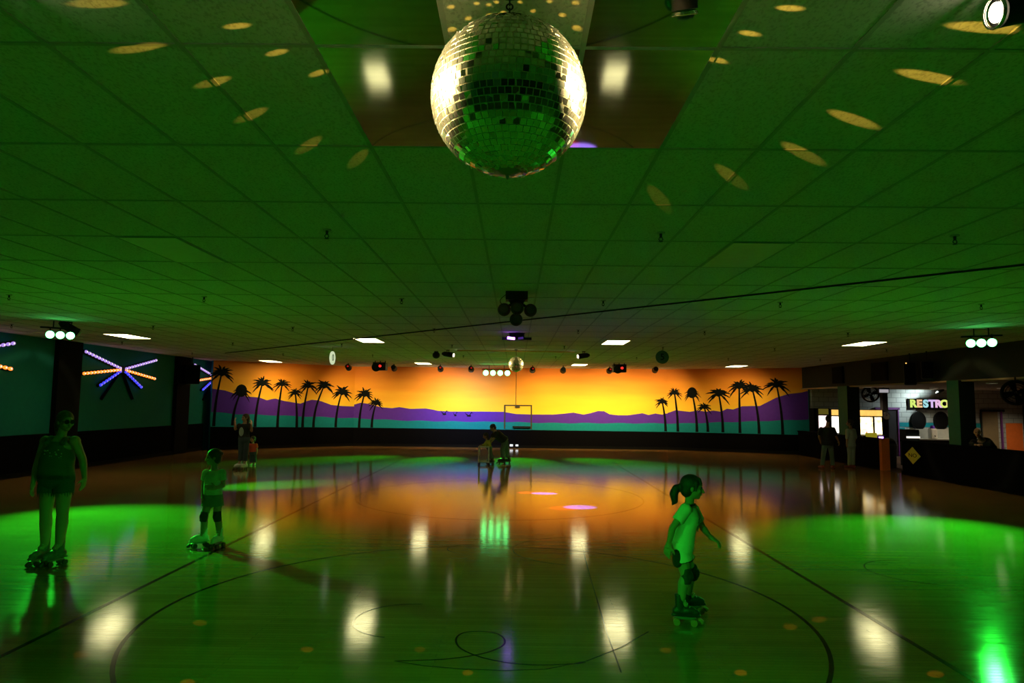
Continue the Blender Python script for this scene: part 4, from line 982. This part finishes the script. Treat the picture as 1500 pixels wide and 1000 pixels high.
def person(label, base, fwd, dims, hd, hf, pel, chest, arms, legs, toes, skin='skin', s=1.0, hs=1.0, vox=.009, hair='hair_dark', hairstyle='short', top=None, bottom=None, feet=None, armr=(.043, .035, .026), legr=(.075, .052, .038), face=True, curl=.35, extra=None):
    b0 = Vector((base[0], base[1], 0)); Y = base[1]
    def P(q):
        if isinstance(q, Vector): return q - b0
        return atY(q[0], q[1], Y + (q[2] if len(q) > 2 else 0)) - b0
    o = thing('person', label, 'person', b0)
    H, C, hc = P(pel), P(chest), P(hd)
    A = [[P(q) for q in a[:3]] + [a[3], a[4]] for a in arms]; G = [[P(q) for q in l] for l in legs]
    rot = basis(hf)
    b = B()
    up, lat, f = torso(b, H, C, fwd, dims)
    nb = C + up * .02; tube(b, nb - up * .03, hc - rot.col[2] * .05 * hs - rot.col[1] * .012 * hs, .055 * s * (.8 + .2 * hs), .048 * s * (.8 + .2 * hs), 16, True, True)
    head(b, hc, rot, hs)
    for i, (sh, el, wr, hdir, pn) in enumerate(A):
        ell(b, sh, (armr[0] * 1.22,) * 3, None, 14)
        tube(b, sh, el, armr[0] * 1.08, armr[1], 14, True, True); mid = el.lerp(wr, .3)
        tube(b, el, mid, armr[1], armr[1] * 1.04, 14, True, True); tube(b, mid, wr, armr[1] * 1.02, armr[2] * .9, 14, True, True)
        sd = 1 if (V3(hdir).cross(V3(pn))).dot(f if abs(V3(hdir).z) > .5 else Vector((0, 0, 1))) > 0 else -1
        hand(b, wr, hdir, pn, .62 + .38 * hs if s > .8 else .62 * s + .12, curl, sd)
    for i, (hp, kn, an) in enumerate(G):
        tube(b, hp, kn, legr[0], legr[1], 18, True, True); mid = kn.lerp(an, .32) - f * .012
        tube(b, kn, mid, legr[1] * .97, legr[1] * 1.06, 18, True, True); tube(b, mid, an, legr[1] * 1.04, legr[2], 18, True, True)
        fd = Vector((toes[i][0], toes[i][1], 0)).normalized(); 
        tube(b, an, an + fd * .05 * s - Vector((0, 0, .035 * s)), legr[2] * .95, legr[2] * .7, 12, True, True)
    body = organic('body', b, M[skin], o, vox, 3)
    # hair
    r_, f_, u_ = rot.col; k = hs
    b = B(); ell(b, hc + u_ * .026 * k - f_ * .018 * k, (.086 * k, .103 * k, .094 * k), rot, 28)
    bmesh.ops.bisect_plane(b, geom=b.verts[:] + b.edges[:] + b.faces[:], plane_co=hc + f_ * .060 * k + u_ * .028 * k, plane_no=(f_ * .9 - u_ * .62).normalized(), clear_outer=True)
    bmesh.ops.holes_fill(b, edges=b.edges[:])
    if hairstyle != 'bald':
        ell(b, hc - f_ * .045 * k - u_ * .02 * k, (.076 * k, .066 * k, .088 * k), rot, 20)
        if hairstyle == 'long':
            for q in (-1, 0, 1): tube(b, hc - f_ * .07 * k + r_ * q * .045 * k, hc - f_ * .075 * k + r_ * q * .05 * k - u_ * .19 * k, .045 * k, .03 * k, 12, True, True)
        if hairstyle == 'bun': ell(b, hc - f_ * .105 * k + u_ * .03 * k, (.033 * k,) * 3, None, 16)
        if hairstyle == 'pony':
            pts = [hc - f_ * .10 * k + u_ * .01 * k, hc - f_ * .145 * k - u_ * .015 * k, hc - f_ * .165 * k - u_ * .07 * k, hc - f_ * .15 * k - u_ * .13 * k, hc - f_ * .155 * k - u_ * .175 * k]
            for (p, q), (ra, rb) in zip(zip(pts, pts[1:]), ((.022, .034), (.034, .038), (.038, .03), (.03, .01))): tube(b, p, q, ra * k, rb * k, 12, True, True)
        if hairstyle == 'fringe_pony':
            pts = [hc - f_ * .10 * k + u_ * .0 * k, hc - f_ * .15 * k - u_ * .03 * k, hc - f_ * .165 * k - u_ * .09 * k, hc - f_ * .15 * k - u_ * .15 * k, hc - f_ * .17 * k - u_ * .19 * k]
            for (p, q), (ra, rb) in zip(zip(pts, pts[1:]), ((.02, .036), (.036, .042), (.042, .032), (.032, .01))): tube(b, p, q, ra * k, rb * k, 12, True, True)
            for q in range(-3, 4): tube(b, hc + f_ * .055 * k + u_ * .085 * k + r_ * q * .014 * k, hc + f_ * (.088 - .004 * abs(q)) * k + u_ * .035 * k + r_ * q * .019 * k, .016 * k, .009 * k, 10, True, True)
            for q in (-1, 1): tube(b, hc + f_ * .03 * k + u_ * .05 * k + r_ * q * .068 * k, hc + f_ * .03 * k - u_ * .03 * k + r_ * q * .074 * k, .018 * k, .008 * k, 10, True, True)
        organic('hair', b, M[hair], o, .009, 2)
    else: b.free()
    if face:
        for q in (-1, 1):
            b = B(); ell(b, hc + f_ * .083 * k + u_ * .006 * k + r_ * q * .031 * k, (.014 * k, .007 * k, .008 * k), rot, 12); build('eye', b, M['eye'], o, 'all')
            b = B(); tube(b, hc + f_ * .089 * k + u_ * .026 * k + r_ * q * .014 * k, hc + f_ * .079 * k + u_ * .028 * k + r_ * q * .046 * k, .004 * k, .003 * k, 8, True, True); build('eyebrow', b, M[hair], o, 'all')
        b = B(); ell(b, hc + f_ * .094 * k - u_ * .06 * k, (.021 * k, .006 * k, .007 * k), rot, 12); build('mouth', b, M['lip'], o, 'all')
    # clothes
    if top:
        b = B(); inf = top.get('inf', .014); torso(b, H, C, fwd, dims, inf, top.get('hem', -.02), top.get('neck', 1.03), top.get('strap', False))
        sl = top.get('sleeve', 0)
        if sl:
            for sh, el, wr, *_ in A:
                ell(b, sh, (armr[0] * 1.22 + inf,) * 3, None, 16)
                if sl <= 1: tube(b, sh, sh.lerp(el, sl), armr[0] * 1.15 + inf, (armr[0] + armr[1]) / 2 + inf * 1.5, 18, True)
                else: tube(b, sh, el, armr[0] * 1.12 + inf, armr[1] + inf * 1.2, 18, True, True); tube(b, el, el.lerp(wr, sl - 1), armr[1] + inf * 1.1, armr[2] + inf, 18, True)
        organic(top.get('name', 'shirt'), b, M[top['m']], o, vox, 2)
        if top.get('ring'):
            b = B(); torus(b, C + up * .035 + f * .004, up - f * .35, .06 * s, .009, 32, 8, 1.05, .95); build('collar', b, M[top['ring']], o, 'all')
    if bottom:
        b = B(); inf = .016; torso(b, H, C, fwd, dims, inf, -.17, bottom.get('waist', .2)); ln = bottom['len']
        for hp, kn, an in G:
            if ln <= 1: q = hp.lerp(kn, ln); tube(b, hp, q, legr[0] + inf, legr[0] + (legr[1] - legr[0]) * ln + inf * bottom.get('flare', 1.6), 20, True)
            else: tube(b, hp, kn, legr[0] + inf * .8, legr[1] + inf, 20, True, True); tube(b, kn, kn.lerp(an, ln - 1), legr[1] + inf, legr[2] + inf * 1.7, 20, True)
        if bottom.get('skirt'):
            q = H - up * (C - H).length * bottom['skirt']; loft(b, [(H + up * .02, lat * (dims['wh'] + .016), f * (dims['d'] + .02)), (q, lat * (dims['wh'] * 1.28), f * (dims['d'] * 1.5))], 28)
        organic(bottom.get('name', 'shorts'), b, M[bottom['m']], o, vox, 2)
    if feet:
        for i, (hp, kn, an) in enumerate(G):
            if feet['t'] == 'skate': skate(o, an, toes[i], M[feet['m']], M[feet.get('w', 'wheel')], 1, feet.get('len', .24), bh=feet.get('bh', .075))
            else: shoe(o, an, toes[i], M[feet['m']], feet.get('len', .25))
    return o, dict(H=H, C=C, up=up, lat=lat, f=f, hc=hc, rot=rot, A=A, G=G)
def knee_pads(o, I, r):
    for hp, kn, an in I['G']:
        b = B(); d = (an - hp).normalized(); tube(b, kn - d * .07, kn + d * .07, r, r * .95, 18); ell(b, kn + I['f'] * r * .55, (r * .8, r * .8, r * 1.1), None, 16); organic('knee_pad', b, M['pad'], o, .007, 2)

# woman in the tank top, left
g = onZ(80, 826, 0)
o, I = person('tall woman in tank top, denim shorts and glasses standing on roller skates', g, (.15, -1, 0), dict(ws=.172, wh=.20, ww=.178, d=.125, belly=.03), (96, 616.5), (.85, -.5, -.12), (82, 704), (88, 644),
    [((67, 646), (54.5, 681, .02), (48.5, 708, -.05), (-.08, -.1, -1), (1, .2, 0)), ((109.5, 646), (121, 672, .03), (124, 700, -.05), (.02, -.2, -1), (-1, .2, 0))],
    [((71, 709), (67, 752, -.03), (65.5, 797, .0)), ((94, 709), (91.5, 752, -.03), (87, 797, -.03))], [(-.25, -1), (-.4, -1)], hs=1.06, vox=.0075, hair='hair_blond', hairstyle='pony',
    top=dict(m='char_tank', hem=.0, neck=.97, strap=True, name='tank_top', inf=.016), bottom=dict(m='denim', len=.30, flare=1.5, name='shorts'), feet=dict(t='skate', m='patterned_skate', len=.25, bh=.14), armr=(.054, .043, .031), legr=(.098, .066, .046))
r_, f_, u_ = I['rot'].col; hc = I['hc']; k = 1.06
b = B()
for q in (-1, 1):
    torus(b, hc + f_ * .098 * k + u_ * .004 + r_ * q * .032 * k, f_, .023 * k, .0035, 20, 6); disc(b, hc + f_ * .096 * k + u_ * .004 + r_ * q * .032 * k, f_, .021 * k, .003, 20)
    path_tube(b, [hc + f_ * .095 * k + r_ * q * .055 * k + u_ * .006, hc + f_ * .0 * k + r_ * q * .083 * k + u_ * .004], .003, 6)
path_tube(b, [hc + f_ * .1 * k - r_ * .01, hc + f_ * .1 * k + r_ * .01], .003, 6); build('glasses', b, M['black'], o, 40)
b = B(); rnd = random.Random(4)
for q in range(34):
    a, z = rnd.uniform(-.7, .7), rnd.uniform(.50, .80); p = I['H'] + (I['C'] - I['H']) * z + I['lat'] * math.sin(a) * .165 + I['f'] * (.150 * math.cos(a) ** .6 + .012); ell(b, p, (.009, .005, .007), None, 6)
build('sequin_print', b, M['print'], o)
for sg in (-1, 1):      # wide shoulder straps of the tank top
    b = B(); pts = []
    for t in range(9):
        an = PI * (t / 8); pts.append(I['C'] + I['lat'] * sg * .088 + I['up'] * (-.05 + .085 * math.sin(an)) + I['f'] * (.118 * math.cos(an) + .005))
    loft(b, [(p, I['lat'] * .034, ((pts[min(8, i + 1)] - pts[max(0, i - 1)]).normalized().cross(I['lat'])) * .012) for i, p in enumerate(pts)], 12); build('shoulder_strap', b, M['char_tank'], o, 'all')
b = B()
for hp, kn, an in I['G']:
    q = hp.lerp(kn, .31); d = (kn - hp).normalized()
    for t in range(22):
        a = t / 22 * 2 * PI; e = Vector((math.cos(a), math.sin(a), 0)) * .105; tube(b, q + e - d * .02, q + e * .97 + d * (.012 + .012 * (t % 3)), .006, .002, 6)
build('frayed_hem', b, M['denim'], o)

# girl at right
g = onZ(1003, 911, 0)
o, I = person('girl with dark ponytail skating in a white ringer T-shirt and black skates', g, (1, -.16, 0), dict(ws=.118, wh=.118, ww=.108, d=.092), (1014, 713), (1, -.14, -.10), (998, 805), (1009, 744.5),
    [((1004, 746, -.125), (985, 773, -.17), (979.5, 797, -.12), (-.18, .1, -1), (.6, .7, 0)), ((1016, 747, .12), (1029, 772, .16), (1040, 786, .10), (.85, -.1, -.5), (-.3, .3, -1))],
    [((997, 812, -.062), (1005, 843, -.085), (997.5, 880, -.06)), ((1000, 811, .062), (1014.5, 838, .07), (1008, 869, .27))], [(1, -.2), (1, .15)], hs=.99, s=.85, vox=.006, hairstyle='fringe_pony',
    top=dict(m='white_tee', hem=.07, neck=1.05, sleeve=.62, ring='black_tee', name='t_shirt', inf=.013), bottom=dict(m='white_tee', len=.36, flare=1.9, name='shorts'), feet=dict(t='skate', m='black_skate', w='orange_wheel', len=.215), armr=(.037, .031, .023), legr=(.065, .046, .034), curl=.6)
knee_pads(o, I, .05)
b = B(); c = I['H'] - I['up'] * .0; 
for hp, kn, an in I['G']:
    q = hp.lerp(kn, .2); sgn = 1 if (hp - I['H']).dot(I['lat']) > 0 else -1
    b = B(); e = (kn - hp).normalized(); ell(b, q + I['lat'] * sgn * .045 - I['f'] * .045, (.05, .045, .085), None, 16); tube(b, hp.lerp(kn, .34) + e * .0, hp.lerp(kn, .385), .092, .094, 20)
    organic('shorts_side_panel', b, M['black_tee'], o, .007, 2)
b = B()
for z, w in ((.80, .03), (.73, .045), (.62, .03), (.56, .02)):
    p = I['H'] + (I['C'] - I['H']) * z + I['f'] * .108; box(b, p + I['lat'] * .035, (.012, w * 2, .022), Matrix.Rotation(math.atan2(I['f'].y, I['f'].x), 3, 'Z'))
build('shirt_print', b, M['print_dark'], o)

# small girl, left
g = onZ(308, 801, 0)
o, I = person('small girl in pale T-shirt, skirt, knee pads and white roller skates, looking sideways', g, (-.35, -1, 0), dict(ws=.118, wh=.122, ww=.112, d=.095, belly=.01), (313, 669), (-1, -.45, -.12), (312, 731), (314, 690),
    [((302.5, 693), (298.5, 710, .02), (297.5, 725, -.03), (0, -.1, -1), (1, .1, 0)), ((325.5, 693), (327, 711, -.03), (315.5, 714.5, -.17), (-1, -.15, .1), (0, 1, -.1))],
    [((306, 735), (299, 756, -.03), (297.5, 782, 0)), ((319, 735), (318.5, 756, -.03), (321, 782, 0))], [(-.75, -.7), (-.15, -1)], hs=.97, s=.85, vox=.0075, hairstyle='bun',
    top=dict(m='pale_tee', hem=-.02, neck=1.04, sleeve=.6, name='t_shirt'), bottom=dict(m='grey_skirt', len=.3, skirt=.22, name='skirt'), feet=dict(t='skate', m='white_skate', len=.22), armr=(.037, .031, .023), legr=(.064, .047, .035))
knee_pads(o, I, .053)

# woman with raised hands, far left, and the toddler beside her
g = onZ(355, 687.5, 0)
o, I = person('woman in black graphic T-shirt and jeans holding both hands up, on white skates', g, (-.25, -1, 0), dict(ws=.155, wh=.165, ww=.14, d=.11), (359.5, 611.5), (-.65, -.8, 0), (357.5, 644.5), (358, 621.5),
    [((350.5, 623), (344.8, 628.5, -.08), (344, 618.5, -.2), (.02, -.1, 1), (1, .2, 0)), ((365.5, 623), (368.5, 631, -.08), (368.3, 621.5, -.2), (-.02, -.1, 1), (-1, .2, 0))],
    [((353.5, 646.5), (352.7, 661, -.03), (351.7, 676.8)), ((361.2, 646.5), (360, 661, -.03), (359, 676.8))], [(-.6, -.8), (-.4, -1)], skin='skin_tan', vox=.011, hairstyle='long',
    top=dict(m='black_tee', hem=.0, neck=1.04, sleeve=.75, name='t_shirt'), bottom=dict(m='denim', len=1.85, name='jeans'), feet=dict(t='skate', m='white_skate'), face=True)
b = B(); p = I['H'] + (I['C'] - I['H']) * .55 + I['f'] * .135; ell(b, p, (.07, .02, .13), None, 12); build('shirt_graphic', b, M['mint'], o, 'all')
g = onZ(371, 681, 0)
person('toddler in red shirt and dark trousers standing behind the woman with raised hands', g, (.05, -1, 0), dict(ws=.10, wh=.10, ww=.10, d=.08), (370.3, 643), (-.5, -.9, 0), (370.7, 664), (370.5, 650),
    [((366, 651.5), (364.9, 657.5), (364.7, 662.5), (0, -.1, -1), (1, 0, 0)), ((375.2, 651.5), (376.3, 657.5), (376.5, 662.5), (0, -.1, -1), (-1, 0, 0))],
    [((368.6, 665), (368.2, 671.5), (368, 678)), ((372.9, 665), (373.2, 671.5), (373.5, 678))], [(-.2, -1), (.2, -1)], skin='skin_tan', s=.7, hs=.86, vox=.009, top=dict(m='red_tee', hem=-.05, sleeve=.7, name='t_shirt'), bottom=dict(m='denim', len=1.8, name='trousers'), feet=dict(t='shoe', m='sneaker', len=.15), armr=(.032, .028, .021), legr=(.05, .04, .032))

# adult bending over the child with the skating frame
g = onZ(740, 679, 0)
person('adult in dark shirt and jeans bending forward over a child at mid rink', g, (-.65, 0, -.75), dict(ws=.165, wh=.16, ww=.15, d=.115), (721.8, 626), (-.8, -.1, -.6), (739.5, 645.5), (725.5, 633.5),
    [((726.5, 635, -.16), (723.5, 642.5, -.2), (719.3, 647, -.12), (-.7, .3, -.7), (-.3, .6, -.5)), ((725, 634.5, .16), (720.5, 641.5, .18), (717, 645.5, .14), (-.7, -.2, -.7), (-.3, -.6, -.5))],
    [((739, 648, -.08), (735.5, 659.5, -.08), (737, 671, -.06)), ((741, 648, .08), (742.5, 659.5, .06), (744.5, 671, .05))], [(-1, -.25), (-1, -.1)], skin='skin_tan', vox=.011, top=dict(m='black_tee', hem=-.05, neck=1.0, sleeve=.8, name='shirt', inf=.03), bottom=dict(m='denim_grey', len=1.85, name='jeans'), feet=dict(t='skate', m='black_skate'))
g = onZ(719, 680, 0); GY = g.y
person('child in yellow shirt and jeans leaning on the white skating frame', g, (-1, -.1, -.25), dict(ws=.105, wh=.10, ww=.098, d=.08), (711.3, 638), (-1, -.15, -.2), (717, 656.5), (713.6, 645),
    [((713, 647, -.11), (709.5, 651.5, -.16), (704.5, 651.8, -.2), (-1, 0, 0), (0, 0, -1)), ((713, 647, .11), (709.5, 651.5, .16), (704.5, 651.8, .2), (-1, 0, 0), (0, 0, -1))],
    [((717, 658, -.055), (718, 665.5, -.06), (719.5, 673, -.06)), ((717.5, 658, .055), (719, 665.5, .06), (721, 673, .07))], [(-1, -.1), (-1, 0)], skin='skin_tan', s=.75, hs=.86, vox=.009, hairstyle='long', top=dict(m='yellow_tee', hem=-.05, sleeve=1.6, name='shirt'), bottom=dict(m='denim_grey', len=1.8, name='jeans'), feet=dict(t='skate', m='black_skate', len=.2), armr=(.034, .028, .021), legr=(.054, .042, .033), curl=1.1)
a = atY(702, 652.6, GY); c = atY(716.5, 652.6, GY); zt = a.z - .025
o = thing('skating_frame', 'white pipe skating frame on small wheels held by the child in yellow', 'skating aid', ((a.x + c.x) / 2, GY, 0)); hx = (c.x - a.x) / 2
b = B()
for sy in (-.21, .21):
    path_tube(b, [Vector((-hx, sy, .08)), Vector((-hx, sy, zt)), Vector((hx, sy, zt)), Vector((hx, sy, .08))], .021, 10); path_tube(b, [Vector((-hx, sy, .1)), Vector((hx, sy, .1))], .018, 10)
path_tube(b, [Vector((-hx, -.21, zt)), Vector((-hx, .21, zt))], .021, 10); path_tube(b, [Vector((-hx, -.21, .3)), Vector((-hx, .21, .3))], .018, 10)
build('pipe_frame', b, M['pvc'], o, 40)
for sx in (-1, 1):
    for sy in (-.21, .21):
        b = B(); tube(b, (sx * hx, sy - .014, .035), (sx * hx, sy + .014, .035), .035, n=16); tube(b, (sx * hx, sy, .035), (sx * hx, sy, .09), .018, n=8); build('caster', b, M['black'], o, 40)

# two people at the far half wall
g = onZ(1212, 686, 0)
person('man in black T-shirt and dark trousers seen from behind, facing the arcade cabinets', g, (.1, 1, 0), dict(ws=.19, wh=.17, ww=.17, d=.125), (1213.2, 613.5), (.35, 1, 0), (1212, 651), (1211.7, 626.5),
    [((1203, 628.5), (1199.8, 639, .02), (1202, 646.5, .18), (.3, .6, -.6), (1, 0, -.2)), ((1220.5, 628.5), (1224.8, 639, .02), (1228.7, 647, .12), (.3, .4, -.8), (-1, 0, 0))],
    [((1208, 653), (1206, 667.5), (1204.5, 682)), ((1216.5, 653), (1218.5, 667.5), (1220, 682))], [(-.2, 1), (.2, 1)], skin='skin_tan', vox=.011, top=dict(m='black_tee', hem=-.05, sleeve=.85, name='t_shirt', inf=.022), bottom=dict(m='denim_grey', len=1.95, name='trousers'), feet=dict(t='shoe', m='red_shoe', len=.28))
g = onZ(1247, 685, 0)
person('person in a long pale green outfit standing beside the orange-ended half wall', (g.x - .05, g.y, 0), (-.6, .6, 0), dict(ws=.145, wh=.15, ww=.14, d=.11), (1244.6, 619), (-.85, .4, 0), (1246.8, 653), (1246, 629),
    [((1241.8, 630.5, -.05), (1241, 640.5, -.08), (1240.3, 648.5, -.1), (-.1, -.1, -1), (1, 0, 0)), ((1250.5, 630.5, .05), (1253, 640, .05), (1251.5, 648.5, -.03), (-.2, -.2, -1), (-1, 0, 0))],
    [((1244.7, 655), (1244.8, 667), (1244.6, 681)), ((1249, 655), (1249.4, 667), (1249.4, 681))], [(-.6, .4), (-.4, .7)], skin='skin_tan', vox=.011, hairstyle='bun', top=dict(m='mint', hem=-.1, sleeve=1.3, name='long_top', inf=.02), bottom=dict(m='mint', len=1.95, name='trousers'), feet=dict(t='shoe', m='red_shoe', len=.25))
# man leaning on the right half wall
q = atX(1440, 640, 12.2)
Yb = q.y
def X(x, dy, z): return Vector((x, Yb + dy, z))
person('bald man in black shirt leaning with clasped hands on the right half wall', (12.35, Yb, 0), (-.75, -.6, -.3), dict(ws=.2, wh=.17, ww=.18, d=.13), atY(1431.5, 633, Yb - .18), (-.55, -.85, -.15), X(12.38, .04, .93), atY(1438, 645.5, Yb - .1),
    [(atY(1426, 647, Yb + .08), X(11.90, .02, 1.075), X(11.80, -.33, 1.06), (-.1, -1, 0), (0, 0, -1)), (atY(1450, 647.5, Yb - .14), X(12.0, -.5, 1.07), X(11.82, -.42, 1.075), (-.4, .9, .0), (0, 0, -1))],
    [(X(12.36, .13, .9), X(12.34, .13, .48), X(12.38, .14, .08)), (X(12.40, -.1, .9), X(12.38, -.12, .48), X(12.42, -.12, .08))], [(-1, -.3), (-.8, -.6)], vox=.011, hairstyle='bald', top=dict(m='black_tee', hem=-.05, sleeve=1.7, name='shirt', inf=.02), bottom=dict(m='denim', len=1.95, name='trousers'), feet=dict(t='shoe', m='black_skate', len=.28))
